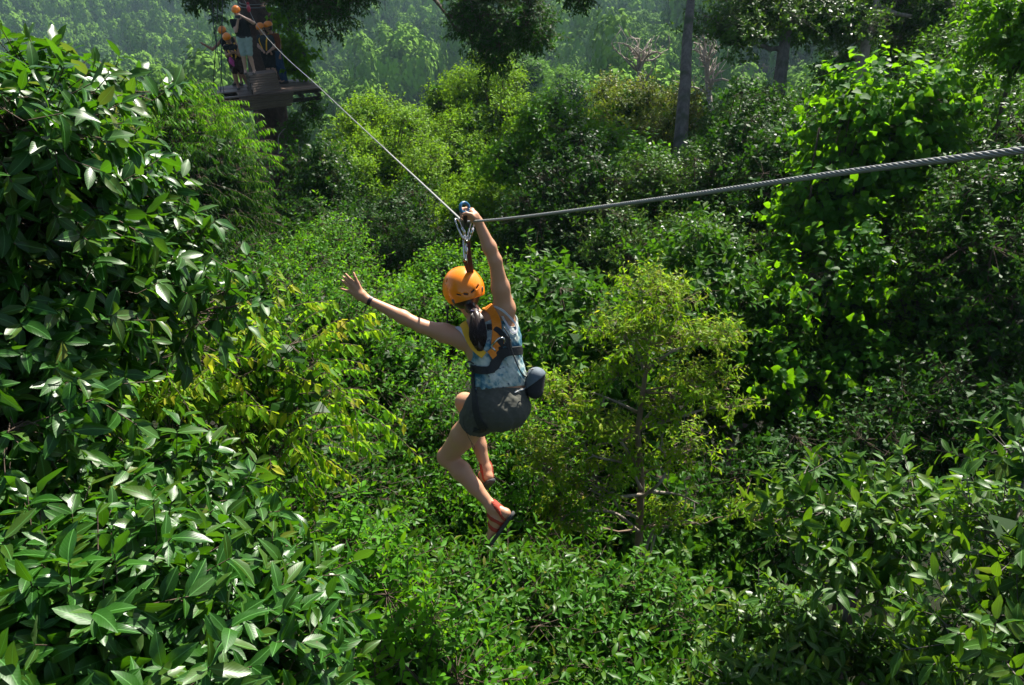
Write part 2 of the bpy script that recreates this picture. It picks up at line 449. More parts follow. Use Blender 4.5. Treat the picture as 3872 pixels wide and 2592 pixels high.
def grow(name, seed, base, blobs, S, label, cat='tree', group=None, trunk=None, trunk_r=0.12, bark=None,
         leaf_parts=0, limb_r=None, crown_name='crown', extra_limbs=None):
    """one plant: Empty at its base > trunk, branches, crown (+ single leaf parts)"""
    rng = rngof(seed)
    base = np.asarray(base, float)
    root = empty(name, tuple(base)); tag(root, label, cat, group)
    C_, O_, Cc, T, TD, nt_ = crown_tips(rng, blobs, max(8, int(S['clumps'] * S.get('cn', .34))), int(S['twigs'] * S.get('ct', 2.2)), S['clump_r'] * S.get('cm', 1.35), S.get('inner', .45), S.get('lumpy', .34), S.get('zsq', .55), S.get('bottom', -.55))
    if S.get('clip'):                                # keep only twigs that could show from near the photo's place
        pass
    tl = S['twig_len'] * (0.6 + 0.8 * rng.random(len(T)))
    pos, d, Nn, LL, r, fl = twig_leaves(rng, T, TD, tl, S['per'], S['L'], S.get('up', .8), S.get('droop', .15), S.get('spread', .9), S.get('style', 'spiral'), S.get('flush', 0), S.get('tipflush', 0))
    if S.get('topflush'):                            # fresh growth sits on the sunlit top shoots
        zt = np.repeat(O_[:, 2], nt_ * S['per']); fl = np.clip(fl + S['topflush'] * np.clip(zt - .3, 0, 1) * rng.random(len(fl)), 0, 1)
    if S['mat'] in (LM['glossy'], LM['whorl'], LM['glossy2']): fl = np.where(rng.random(len(fl)) < .022, 1.0, fl)
    W = LL * S['W'] * (0.85 + 0.3 * rng.random(len(LL)))
    dr = S.get('curl', .12) + rng.normal(0, .12, len(LL))
    bend = rng.normal(0, .10, len(LL)); wave = rng.random(len(LL)) * 6.28
    tpl = S.get('tpl', 'fine')
    sel = np.zeros(len(LL), bool)
    if leaf_parts:
        m, dep, x, y = frustum_mask(pos, 0.0)
        score = np.where(m, LL / np.maximum(dep, .3), 0); k = np.argsort(-score)[:leaf_parts]; k = k[score[k] > 0]; sel[k] = True
    if leaf_parts and sel.any():
        var = VARIANTS(tpl, S)
        for i in np.nonzero(sel)[0]:
            q = leaf_obj(var[i % len(var)], pos[i], d[i], Nn[i], LL[i], W[i], root)
    rest = ~sel
    me = leaves_mesh(crown_name, tpl if not S.get('rest_tpl') else S['rest_tpl'], pos[rest], d[rest], Nn[rest], LL[rest], W[rest], r[rest], fl[rest], dr[rest], bend[rest], wave[rest])
    LEAF_COUNT[0] += len(me.polygons)
    co = obj(crown_name, me, S['mat'], root)
    if leaf_parts: co['kind'] = 'stuff'
    # added inside each crown: oversized dark leaves that block light and carry its shade
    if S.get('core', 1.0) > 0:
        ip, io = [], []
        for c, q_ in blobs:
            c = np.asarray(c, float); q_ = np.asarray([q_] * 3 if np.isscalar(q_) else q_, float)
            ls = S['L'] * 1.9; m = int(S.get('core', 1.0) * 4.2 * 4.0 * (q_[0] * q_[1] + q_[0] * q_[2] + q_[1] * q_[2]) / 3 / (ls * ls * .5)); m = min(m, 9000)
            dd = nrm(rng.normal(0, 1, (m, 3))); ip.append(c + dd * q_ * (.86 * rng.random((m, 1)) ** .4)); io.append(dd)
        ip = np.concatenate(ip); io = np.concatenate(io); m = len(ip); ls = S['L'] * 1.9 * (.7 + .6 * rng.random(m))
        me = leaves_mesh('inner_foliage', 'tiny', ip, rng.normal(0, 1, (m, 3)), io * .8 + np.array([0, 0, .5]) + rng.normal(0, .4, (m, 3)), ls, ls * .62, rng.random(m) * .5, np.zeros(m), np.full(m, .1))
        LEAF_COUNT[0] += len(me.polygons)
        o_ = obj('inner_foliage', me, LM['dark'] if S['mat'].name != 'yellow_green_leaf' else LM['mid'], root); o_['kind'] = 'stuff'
    # wood
    bark = bark or BARK['brown']
    cen = [np.asarray(c, float) for c, _ in blobs]; rad = [np.asarray([q] * 3 if np.isscalar(q) else q, float) for _, q in blobs]
    if trunk is None:
        top = sum(cen) / len(cen)
        k = 9; s = np.linspace(0, 1, k)[:, None]
        trunk = base + (top - base) * s + np.concatenate([rng.normal(0, .04, (k, 2)) * np.linalg.norm(top - base) * .25, np.zeros((k, 1))], 1) * (s * (1 - s) * 4)
    trunk = np.asarray(trunk, float)
    mb = MB(); kk = len(trunk)
    mb.tube(trunk, trunk_r * (1 - 0.72 * np.linspace(0, 1, kk) ** 1.3), 10)
    mb.build('trunk', bark, root)
    mb = MB()
    # limbs: trunk -> ellipsoid centre
    lr = limb_r or trunk_r * 0.42
    for c, rr_ in zip(cen, rad):
        j = int(np.clip(np.argmin(np.linalg.norm(trunk - (c - [0, 0, rr_[2] * 1.2]), axis=1)), 1, kk - 1))
        a = trunk[j]; b = c + [0, 0, rr_[2] * 0.2]
        s = np.linspace(0, 1, 8)[:, None]
        pth = a * (1 - s) + b * s; pth[:, 2] -= (s * (1 - s))[:, 0] * np.linalg.norm(b - a) * 0.18
        pth[1:-1] += rng.normal(0, .03, (6, 3)) * np.linalg.norm(b - a)
        mb.tube(pth, lr * (1 - .75 * s[:, 0]), 6)
    nb = len(C_); s = np.linspace(0, 1, 6)[None, :, None]
    a = Cc[:, None] + rng.normal(0, .05, (nb, 1, 3)); b = C_[:, None]
    ln = np.linalg.norm(b - a, axis=2, keepdims=True)
    br = a * (1 - s) + b * s + rng.normal(0, .035, (nb, 6, 3)) * ln * (s * (1 - s) * 4)
    br[..., 2] -= ((s * (1 - s)) * ln * 0.25)[..., 0]
    r0 = np.clip(ln[:, :, 0] * 0.014, .006, .05) * S.get('br', 1.0)
    v, q = tubes(br, r0 * (1 - 0.7 * s[..., 0]), 4); mb.add(v, q)
    # twigs
    s = np.linspace(0, 1, 3)[None, :, None]; a = np.repeat(C_, nt_, 0)[:, None]; b = T[:, None]; e = (T + TD * tl[:, None])[:, None]
    if len(T) < S.get('max_twig_wood', 9000):
        if S.get('style') == 'pinnate':
            s2 = np.linspace(0, 1, 5)[None, :, None]; tw = b + (TD * tl[:, None])[:, None] * s2; tw[..., 2] -= (s2[..., 0] ** 2) * 0.30 * tl[:, None]
            v, q = tubes(tw, np.full(tw.shape[:2], S.get('twr', .002)), 3); mb.add(v, q)
            tw = np.concatenate([a, b], 1)
        else:
            tw = np.concatenate([a, b, e], 1)
        rr = np.full(tw.shape[:2], S.get('twr', .0025)); rr[:, 0] *= 1.6
        v, q = tubes(tw, rr, 3); mb.add(v, q)
    mb.build('branches', S.get('twigmat') or bark, root)
    return root

_variants = {}
def VARIANTS(tpl, S):
    key = (tpl, S['mat'].name)
    if key not in _variants:
        rng = rngof(sum(map(ord, S['mat'].name))); out = []
        for i in range(14):
            me = leaves_mesh('leaf', 'big' if tpl == 'mid' else tpl, np.zeros((1, 3)), np.array([[0, 1.0, 0]]), np.array([[0, 0, 1.0]]), np.array([1.0]), np.array([1.0 * S['W'] * 0.98]),
                             np.array([i / 14.0]), np.array([S.get('flush', 0) if i % 5 else min(1, S.get('flush', 0) + .35)]),
                             np.array([S.get('curl', .12) + rng.normal(0, .16)]), np.array([rng.normal(0, .12)]), np.array([rng.random() * 6.28]))
            me.materials.append(S['mat']); out.append(me)
        _variants[key] = out
    return _variants[key]

def leaf_obj(me, p, d, n, L, W, parent):
    d = d / np.linalg.norm(d); n = n - d * n.dot(d); n /= np.linalg.norm(n); s = np.cross(d, n)
    o = bpy.data.objects.new('leaf', me); COL.objects.link(o)
    M = Matrix(((s[0] * L, d[0] * L, n[0] * L, p[0]), (s[1] * L, d[1] * L, n[1] * L, p[1]), (s[2] * L, d[2] * L, n[2] * L, p[2]), (0, 0, 0, 1)))
    o.parent = parent
    o.matrix_parent_inverse = parent.matrix_basis.inverted()
    o.matrix_basis = M
    return o

# ------------------------------------------------------------------ materials of the forest
LM = dict(
 glossy=leaf_mat('glossy_laurel_leaf', (0.014, 0.060, 0.010), (0.036, 0.125, 0.016), (0.14, 0.18, 0.02), (0.18, 0.46, 0.015), 0.33, 0.33, 0.45, veins=True),
 glossy2=leaf_mat('glossy_shrub_leaf', (0.020, 0.070, 0.010), (0.048, 0.140, 0.016), (0.16, 0.18, 0.02), (0.20, 0.46, 0.015), 0.35, 0.34, 0.42),
 whorl=leaf_mat('whorled_leaf', (0.024, 0.075, 0.010), (0.058, 0.145, 0.016), (0.18, 0.22, 0.02), (0.28, 0.52, 0.02), 0.40, 0.38, 0.38, veins=True),
 vine=leaf_mat('pinnate_vine_leaf', (0.05, 0.16, 0.012), (0.13, 0.30, 0.02), (0.60, 0.50, 0.03), (0.60, 0.95, 0.03), 0.46, 0.44, 0.32),
 fresh=leaf_mat('fresh_green_leaf', (0.028, 0.105, 0.010), (0.080, 0.22, 0.015), (0.20, 0.24, 0.02), (0.38, 0.78, 0.02), 0.44, 0.42, 0.34),
 slender=leaf_mat('slender_tree_leaf', (0.07, 0.17, 0.012), (0.17, 0.32, 0.02), (0.44, 0.42, 0.03), (0.60, 0.90, 0.03), 0.46, 0.44, 0.32),
 mid=leaf_mat('mid_green_leaf', (0.016, 0.060, 0.010), (0.046, 0.125, 0.015), (0.18, 0.20, 0.02), (0.20, 0.46, 0.02), 0.40, 0.40, 0.36),
 grey=leaf_mat('greyish_leaf', (0.026, 0.075, 0.018), (0.070, 0.145, 0.032), (0.25, 0.24, 0.05), (0.22, 0.42, 0.04), 0.36, 0.36, 0.42),
 dark=leaf_mat('dark_leaf', (0.008, 0.032, 0.008), (0.022, 0.070, 0.011), (0.10, 0.12, 0.02), (0.11, 0.30, 0.015), 0.33, 0.42, 0.34),  # dark-leaved trees, and shade put into filler, gap and crown-core leaves
 yellow=leaf_mat('yellow_green_leaf', (0.075, 0.16, 0.010), (0.20, 0.34, 0.02), (0.24, 0.32, 0.02), (0.50, 0.78, 0.03), 0.44, 0.48, 0.25),
 rust=leaf_mat('rust_flushed_leaf', (0.045, 0.11, 0.018), (0.12, 0.19, 0.03), (0.40, 0.27, 0.06), (0.38, 0.50, 0.04), 0.40, 0.38, 0.42),
 heart=leaf_mat('heart_vine_leaf', (0.016, 0.070, 0.012), (0.042, 0.140, 0.016), (0.20, 0.30, 0.02), (0.48, 0.95, 0.02), 0.50, 0.48, 0.28),
 valley=leaf_mat('valley_leaf', (0.035, 0.12, 0.010), (0.12, 0.28, 0.02), (0.18, 0.20, 0.03), (0.26, 0.46, 0.02), 0.36, 0.55, 0.20),
 hill=leaf_mat('hillside_leaf', (0.024, 0.080, 0.024), (0.22, 0.36, 0.08), (0.18, 0.16, 0.06), (0.18, 0.32, 0.03), 0.06, 0.8, 0.10, far=True),
)
BARK = dict(
 tan=bark_mat('tan_bark', (0.26, 0.19, 0.13), (0.12, 0.08, 0.05), 12, bump=0.4, bd=0.006),
 brown=bark_mat('brown_bark', (0.12, 0.085, 0.06), (0.04, 0.028, 0.02), 14),
 pale=bark_mat('pale_bark', (0.36, 0.31, 0.25), (0.17, 0.14, 0.11), 10, bump=0.4, bd=0.01),
 grey=bark_mat('grey_bark', (0.19, 0.165, 0.145), (0.07, 0.06, 0.05), 9, moss=(0.05, 0.07, 0.03), bd=0.02),
 big=bark_mat('furrowed_bark', (0.085, 0.052, 0.036), (0.028, 0.017, 0.011), 7, bump=1.0, bd=0.05, stretch=0.12),
 red=bark_mat('reddish_twig', (0.22, 0.11, 0.05), (0.10, 0.05, 0.025), 20, bump=0.2, bd=0.003),
)

# ------------------------------------------------------------------ terrain
_gy = np.array([-60, -20, 0, 12, 30, 60, 100, 160, 220, 280, 360, 450, 550, 650, 800, 1000])
_gz = np.array([-15, -15, -15.5, -17, -22, -34, -48, -60, -67, -67, -57, -41, -14, 16, 40, 60])
def ground_rel(x, y):
    ye = y + np.clip(x, -200, 300) * 0.22
    z = np.interp(ye, _gy, _gz)
    z = z + 20 * np.exp(-(((x - 34) / 36) ** 2 + ((y - 92) / 34) ** 2))
    z = z + 40 * np.exp(-(((x - 110) / 80) ** 2 + ((y - 230) / 70) ** 2))
    z = z + 7 * np.sin(x * 0.013 + 1) * np.clip((y - 120) / 200, 0, 1) + 5 * np.sin(x * 0.031 + y * 0.012) * np.clip((y - 120) / 200, 0, 1)
    z = z + 0.35 * np.sin(x * 0.5 + 2) * np.cos(y * 0.43)
    return z
def ground_z(x, y): return ground_rel(np.asarray(x, float), np.asarray(y, float)) + CAM_Z

def terrain():
    xs = np.concatenate([np.linspace(-600, -60, 36), np.linspace(-56, 56, 60), np.linspace(60, 600, 36)])
    ys = np.concatenate([np.linspace(-60, 60, 62), np.linspace(66, 720, 70)])
    X, Y = np.meshgrid(xs, ys); Z = ground_z(X, Y)
    v = np.stack([X, Y, Z], -1).reshape(-1, 3); w = len(xs)
    i = (np.arange(len(ys) - 1)[:, None] * w + np.arange(w - 1)[None]).ravel()
    q = np.stack([i, i + 1, i + w + 1, i + w], 1)
    m, nt = new_mat('forest_floor')
    n1 = noise(nt, 0.8, 8); n2 = noise(nt, 14, 4)
    c = ramp(nt, n1, [(0.35, (0.010, 0.010, 0.006)), (0.6, (0.010, 0.020, 0.006)), (0.75, (0.022, 0.018, 0.010))])
    c = mixc(nt, c, (0.018, 0.013, 0.008), mathn(nt, 'MULTIPLY', n2, 0.5))
    finish(nt, c, 0.95, n2, 0.6, 0.05, 0.1)
    o = obj('ground', mesh_np('ground', v, quads=q), m); o['kind'] = 'structure'
terrain()

# ------------------------------------------------------------------ haze
def haze_box():
    mb = MB(); mb.box((0, 330, 25), (1, 0, 0), (0, 1, 0), (0, 0, 1), 620, 410, 78)
    m, nt = new_mat('haze'); pv = N(nt, "ShaderNodeVolumePrincipled"); o = N(nt, "ShaderNodeOutputMaterial")
    pv.inputs['Color'].default_value = (0.55, 0.82, 1.0, 1); pv.inputs['Density'].default_value = 0.00019
    pv.inputs['Anisotropy'].default_value = 0.2
    nt.links.new(pv.outputs[0], o.inputs['Volume'])
    h = mb.build('haze', m, smooth=False); h['kind'] = 'stuff'
haze_box()

# ------------------------------------------------------------------ far forest on the hillside
def far_crown(seed, kind, n):
    """crown prototype of radius about 1, base at z=0"""
    rng = rngof(seed)
    if kind == 'dome':    bl = [((0, 0, 1.1), (1.0, 1.0, .62)), ((.45, .2, 1.35), (.5, .5, .4)), ((-.4, -.3, 1.3), (.55, .5, .42))]
    elif kind == 'flat':  bl = [((0, 0, 1.5), (1.15, 1.1, .36)), ((-.6, .2, 1.25), (.55, .5, .26)), ((.6, -.4, 1.3), (.5, .5, .28))]
    elif kind == 'tower': bl = [((0, 0, 1.2), (.62, .6, 1.1)), ((.25, -.2, .8), (.5, .5, .7)), ((-.1, .1, 2.1), (.35, .35, .5))]
    else:                 bl = [((0, 0, 1.0), (.8, .75, .8)), ((.5, .3, .7), (.5, .5, .5)), ((-.4, -.4, 1.4), (.45, .45, .45)), ((.2, -.5, .6), (.4, .4, .4))]
    bl = [(np.array(c, float), np.array(r, float)) for c, r in bl]
    C_, O_, Cc, T, TD, k = crown_tips(rng, bl, n // 30, 10, .24, .78, .30, .55, -.75)
    pos, d, Nn, LL, r, fl = twig_leaves(rng, T, TD, np.full(len(T), .07), 3, .10, 1.0, .1, 1.0)
    on = np.repeat(O_, k * 3, 0); cl = nrm(pos - np.repeat(C_, k * 3, 0) + np.array([0, 0, .06]))
    Nn = on * .9 + cl * .7 + np.array([0, 0, .15]) + rng.normal(0, .22, on.shape); d = nrm(np.cross(Nn, rng.normal(0, 1, on.shape)))
    return leaves_mesh('crown', 'tiny', pos, d, Nn, LL * 1.15, LL * 1.2, r, fl, np.zeros(len(LL)))

def instancer(name, pts, scl, rot, idx, protos, mat):
    me = bpy.data.meshes.new(name)
    me.vertices.add(len(pts)); me.vertices.foreach_set('co', np.asarray(pts, np.float32).ravel())
    for nm, arr, ty in (('scl', scl, 'FLOAT_VECTOR'), ('rot', rot, 'FLOAT_VECTOR'), ('pid', idx, 'INT')):
        a = me.attributes.new(nm, ty, 'POINT')
        a.data.foreach_set('vector' if ty != 'INT' else 'value', np.asarray(arr, np.float32 if ty != 'INT' else np.int32).ravel())
    o = obj(name, me)
    g = bpy.data.node_groups.new(name, 'GeometryNodeTree')
    g.interface.new_socket('Geometry', in_out='INPUT', socket_type='NodeSocketGeometry')
    g.interface.new_socket('Geometry', in_out='OUTPUT', socket_type='NodeSocketGeometry')
    gi = g.nodes.new('NodeGroupInput'); go = g.nodes.new('NodeGroupOutput')
    g2i = g.nodes.new('GeometryNodeGeometryToInstance')
    for pm in reversed(protos):
        oi = g.nodes.new('GeometryNodeObjectInfo')
        po = bpy.data.objects.new('crown_shape', pm); pm.materials.append(mat) if not pm.materials else None
        oi.inputs['Object'].default_value = po
        g.links.new(oi.outputs['Geometry'], g2i.inputs[0])
    ip = g.nodes.new('GeometryNodeInstanceOnPoints'); ip.inputs['Pick Instance'].default_value = True
    def na(nm, ty):
        n = g.nodes.new('GeometryNodeInputNamedAttribute'); n.data_type = ty; n.inputs['Name'].default_value = nm; return n.outputs[0]
    g.links.new(gi.outputs[0], ip.inputs['Points']); g.links.new(g2i.outputs[0], ip.inputs['Instance'])
    g.links.new(na('pid', 'INT'), ip.inputs['Instance Index'])
    e2r = g.nodes.new('FunctionNodeEulerToRotation'); g.links.new(na('rot', 'FLOAT_VECTOR'), e2r.inputs[0])
    g.links.new(e2r.outputs[0], ip.inputs['Rotation']); g.links.new(na('scl', 'FLOAT_VECTOR'), ip.inputs['Scale'])
    g.links.new(ip.outputs[0], go.inputs[0])
    md = o.modifiers.new('forest', 'NODES'); md.node_group = g
    o['kind'] = 'stuff'
    return o

FAR = [far_crown(11, 'dome', 2600), far_crown(12, 'flat', 2200), far_crown(13, 'tower', 2400), far_crown(14, 'mixed', 2800), far_crown(15, 'dome', 2400), far_crown(16, 'mixed', 2600)]
def far_forest():
    rng = rngof(5); pts = []; 
    y = 125.0
    while y < 700:
        step = 8.4 + y * 0.004
        half = y * 0.72 + 30
        x = -half + rng.random() * step
        while x < half:
            px = x + rng.normal(0, step * .3); py = y + rng.normal(0, step * .3)
            pts.append((px, py)); x += step * (0.8 + .5 * rng.random())
        y += step * 0.85
    p = np.array(pts)
    if len(p) > 9000: p = p[:9000]
    z = ground_z(p[:, 0], p[:, 1]); n = len(p)
    s = 4.2 + 4.8 * rng.random(n) ** 1.6; hs = s * (1.2 + .7 * rng.random(n))
    z += 1 + 9 * rng.random(n) ** 1.5
    rot = np.zeros((n, 3)); rot[:, 2] = rng.random(n) * 6.28
    idx = rng.integers(0, len(FAR), n)
    instancer('far_forest', np.column_stack([p, z]), np.column_stack([s, s, hs]), rot, idx, FAR, LM['hill'])
    print('far forest', n)
far_forest()
def smooth_path0(pts, per=5):
    p = np.asarray(pts, float); p = np.concatenate([[2 * p[0] - p[1]], p, [2 * p[-1] - p[-2]]]); out = []
    for i in range(len(p) - 3):
        for t in np.arange(per) / per:
            a, b, c, d = p[i:i + 4]; out.append(.5 * ((2 * b) + (c - a) * t + (2 * a - 5 * b + 4 * c - d) * t * t + (3 * b - a - 3 * c + d) * t ** 3))
    out.append(p[-2]); return np.array(out)
# ================================================================== the nearer trees, one by one
def at_ground(px, py, d, dx=0, dy=0):
    p = P(px, py, d); x, y = p[0] + dx, p[1] + dy; return np.array([x, y, float(ground_z(x, y)) - .1])
def bl(px, py, d, rx, ry=None, rz=None):
    """ellipsoid seen at photo pixel, at depth d, radii in metres"""
    return (P(px, py, d), (rx, ry or rx, rz or rx))
def st(mat, **k):
    s = dict(mat=LM[mat], clumps=220, twigs=9, per=8, clump_r=.5, twig_len=.3, L=.10, W=.42); s.update(k); return s

laurel = dict(core=.15, twigs=6, per=7, clump_r=.15, twig_len=.13, L=.092, W=.42, tpl='mid', droop=.45, curl=.25, inner=.25, style='whorl', spread=.85, tipflush=.25, twr=.0022, bottom=-.9, cn=1, ct=1, cm=1)
grow('laurel_tree', 101, (-3.6, 1.0, 14.6),
     [bl(330, 370, 3.5, .18, .30, .04), bl(70, 330, 3.1, .15, .3, .05), bl(20, 450, 2.9, .22, .4, .10), bl(260, 640, 3.3, .26, .40, .07), bl(520, 700, 3.6, .12, .25, .05), bl(40, 760, 3.0, .28, .45, .13),
      bl(200, 900, 3.3, .28, .40, .10), bl(500, 1030, 3.6, .25, .36, .08), bl(770, 1140, 3.8, .15, .28, .06), bl(130, 1180, 3.0, .30, .45, .13), bl(430, 1250, 3.6, .18, .3, .06), bl(40, 1420, 2.9, .26, .4, .11)],
     st('glossy', clumps=210, **laurel), 'tall tree of big glossy leaves filling the left edge, its boughs reaching towards the platform', trunk_r=.10, leaf_parts=300, limb_r=.022)
grow('laurel_tree', 102, (-1.6, 0.9, 14.5),
     [bl(60, 1850, 2.9, .28, .4, .20), bl(460, 2030, 3.0, .36, .4, .16), bl(350, 2350, 2.5, .42, .40, .24), bl(850, 2290, 2.9, .34, .4, .20), bl(1090, 2480, 3.2, .18, .3, .18), bl(30, 2450, 2.3, .3, .3, .3), bl(700, 2620, 2.5, .36, .4, .22)],
     st('glossy', clumps=370, **dict(laurel, L=.092, bottom=-.5, droop=.22)), 'low spreading tree of large shiny oval leaves in the bottom left corner', trunk_r=.09, leaf_parts=300, limb_r=.022)

# vine with yellow-green leaflets
grow('pinnate_vine', 103, at_ground(850, 1900, 6.3), [bl(560, 1330, 5.6, .45, .5, .32), bl(980, 1400, 5.9, .65, .5, .42), bl(250, 1620, 5.2, .55, .4, .3), bl(1000, 1650, 6.0, .5, .5, .4), bl(620, 1600, 5.6, .45, .5, .35)],
     st('vine', core=.4, clumps=130, twigs=5, per=12, clump_r=.34, twig_len=.34, L=.095, W=.42, style='pinnate', cn=.8, ct=1, cm=1, droop=.3, curl=.15, topflush=.5, tipflush=.5, tpl='fine', inner=.5, spread=1, twr=.0025),
     'climbing vine with hanging rows of yellow-green leaflets below the left tree', 'vine', trunk_r=.03, leaf_parts=260)

# bottom shrubs
grow('glossy_shrub', 104, at_ground(2000, 2900, 5.6), [bl(1850, 2440, 5.8, .75, .7, .50), bl(2280, 2500, 6.0, .75, .7, .50), bl(2650, 2640, 6.2, .7, .7, .50), bl(1600, 2560, 5.3, .6, .6, .42), bl(2150, 2900, 5.2, 1.3, .6, .5)],
     st('glossy2', clumps=620, twigs=6, per=8, clump_r=.26, twig_len=.2, L=.085, W=.34, tpl='mid', cn=.6, ct=1.5, cm=1.15, droop=.15, curl=.2, inner=.6, style='whorl', tipflush=.2, bottom=-.3, max_twig_wood=3000),
     'dense rounded shrub of narrow shiny leaves along the bottom middle, under the rider', 'shrub', trunk_r=.07, leaf_parts=300)
grow('glossy_shrub', 105, at_ground(1300, 2600, 4.9), [bl(1280, 2330, 5.2, .45, .5, .42), bl(1480, 2620, 4.7, .5, .5, .42), bl(1080, 2200, 5.6, .4, .5, .36)],
     st('fresh', clumps=260, twigs=6, per=8, clump_r=.25, twig_len=.2, L=.075, W=.38, tpl='mid', droop=.1, curl=.15, inner=.6, tipflush=.25, bottom=-.3, max_twig_wood=3000),
     'light green small leaved shrub between the shiny corner tree and the bottom middle shrub', 'shrub', trunk_r=.05, leaf_parts=260)
wh = dict(core=.3, cn=1, ct=1, cm=1, twigs=4, per=7, clump_r=.15, twig_len=.16, L=.10, W=.38, tpl='mid', droop=.10, curl=.2, inner=.4, style='whorl', spread=1.0, tipflush=.3, twr=.003)
grow('whorled_tree', 106, at_ground(3550, 2700, 4.4), [bl(3300, 2010, 4.6, .34, .4, .08), bl(3060, 1900, 4.7, .13, .3, .13), bl(3560, 1960, 4.7, .24, .35, .14), bl(3150, 2160, 4.5, .22, .3, .07)],
     st('whorl', clumps=50, **wh), 'small tree with whorls of leaves on bare grey branches in the lower right', trunk_r=.05, limb_r=.02, leaf_parts=300, bark=BARK['grey'])
grow('whorled_tree', 107, at_ground(3872, 2300, 3.9, .5), [bl(3880, 1800, 4.1, .12, .25, .12), bl(3850, 2080, 3.8, .18, .25, .16), bl(3810, 2400, 3.6, .26, .3, .16)],
     st('whorl', clumps=55, **wh), 'leafy sprays of pointed leaves reaching in at the lower right edge', trunk_r=.05, limb_r=.018, leaf_parts=240, bark=BARK['grey'])
grow('whorled_tree', 108, at_ground(3100, 2800, 4.6), [bl(2990, 2420, 5.0, .22, .3, .16), bl(2900, 2600, 4.8, .32, .4, .22), bl(3420, 2560, 4.8, .3, .3, .14)],
     st('whorl', clumps=150, **dict(wh, L=.095)), 'bright whorled shrub at the bottom edge right of the middle shrub', 'shrub', trunk_r=.04, limb_r=.015, leaf_parts=280, bark=BARK['grey'])

# slender tree on the right of the rider, leaves in fine drooping fronds
tp = [at_ground(2400, 2500, 8.3)] + [P(*a) for a in ((2400, 2250, 8.6), (2418, 2000, 8.4), (2425, 1800, 8.3), (2410, 1640, 8.2), (2432, 1480, 8.15), (2455, 1300, 8.1), (2480, 1180, 8.1))]
sl = grow('slender_tree', 110, tp[0], [bl(2490, 1110, 8.1, .36, .5, .15), bl(2360, 1240, 8.0, .28, .4, .14), bl(2680, 1270, 8.1, .24, .35, .14), bl(2540, 1290, 8.2, .25, .3, .12), bl(2120, 1490, 7.9, .32, .36, .14), bl(2260, 1620, 7.8, .30, .36, .12), bl(2640, 1430, 8.0, .30, .36, .12), bl(2740, 1500, 8.0, .18, .3, .10),
     bl(2060, 1740, 7.9, .28, .36, .16), bl(2230, 1800, 8.0, .25, .3, .10), bl(2850, 1950, 8.0, .17, .25, .14), bl(2600, 1700, 8.2, .2, .3, .12), bl(2120, 1960, 8.1, .26, .3, .12), bl(2340, 1390, 8.0, .2, .3, .1), bl(2520, 1540, 8.1, .2, .3, .1), bl(2380, 1720, 8.1, .18, .3, .1), bl(2520, 1960, 8.2, .16, .3, .1)],
     st('slender', core=0, cn=1, ct=1, cm=1, clumps=250, twigs=5, per=9, clump_r=.15, twig_len=.17, L=.068, W=.38, droop=.55, spread=.8, topflush=.9, tipflush=.5, inner=.2, curl=.2, twr=.0022, zsq=.5, bottom=-.4),
     'slender young tree with pale bare twigs and yellow tinged fronds right of the rider', trunk=np.array(tp), trunk_r=.048, limb_r=.014, bark=BARK['tan'])

rng0 = rngof(4); mb = MB()
for pts in ([(2410, 1960), (2340, 1920), (2300, 1860), (2230, 1850)], [(2415, 2010), (2320, 1940), (2180, 1935), (2120, 1970), (2090, 2000)], [(2430, 1880), (2500, 1820), (2540, 1740), (2620, 1700)], [(2520, 1730), (2490, 1690)],
            [(2430, 1870), (2300, 1880), (2210, 1840)], [(2450, 1860), (2560, 1870), (2640, 1905)], [(2425, 1850), (2370, 1760), (2260, 1730), (2210, 1700)], [(2430, 1620), (2560, 1580), (2680, 1545), (2760, 1540)], [(2430, 1600), (2470, 1555), (2520, 1570)],
            [(2410, 1560), (2330, 1520), (2230, 1480)], [(2420, 2150), (2470, 2010), (2540, 1990), (2590, 1965)], [(2480, 2010), (2440, 2170)], [(2400, 1750), (2330, 1640), (2290, 1560)], [(2440, 1420), (2400, 1310), (2340, 1250)], [(2450, 1400), (2540, 1330), (2660, 1290)]):
    p = smooth_path0([P(x, y, 8.25 - .35 * rng0.random() * (i > 0)) for i, (x, y) in enumerate(pts)]); mb.tube(p, np.linspace(.020, .006, len(p)), 5)
    for _ in range(4):
        i = rng0.integers(len(p) // 3, len(p)); d = nrm(rng0.normal(0, 1, 3) + [0, 0, .5]); q = np.array([p[i] + d * t * .22 + rng0.normal(0, .012, 3) * (t > 0) for t in (0, .35, .7, 1)]); mb.tube(q, [.006, .005, .004, .002], 4)
mb.build('bare_branches', BARK['pale'], sl)

fresh = dict(clumps=300, twigs=7, per=8, clump_r=.38, twig_len=.26, L=.10, W=.44, inner=.5, tipflush=.25, bottom=-.35)
def T(name, seed, mat, blobs, label, cat='tree', group=None, base=None, **k):
    vs = k.pop('vs', 1.55); nb = []
    for c, r in blobs:                                   # crowns are taller than wide; keep their tops where they are
        r = np.array([r] * 3 if np.isscalar(r) else r, float) * .86; nb.append((c - np.array([0, 0, r[2] * (vs - 1) * .9]), r * [1, 1, vs]))
    blobs = nb; k.setdefault('cn', .40); k['bottom'] = -.8
    gk = {q: k.pop(q) for q in ('trunk_r', 'trunk', 'bark', 'limb_r', 'leaf_parts') if q in k}
    b = base if base is not None else at_ground(0, 0, 1)
    if base is None:
        c = sum(np.asarray(x[0]) for x in blobs) / len(blobs); b = np.array([c[0], c[1], float(ground_z(c[0], c[1])) - .1])
    return grow(name, seed, b, blobs, st(mat, **dict(fresh, **k)), label, cat, group, **gk)

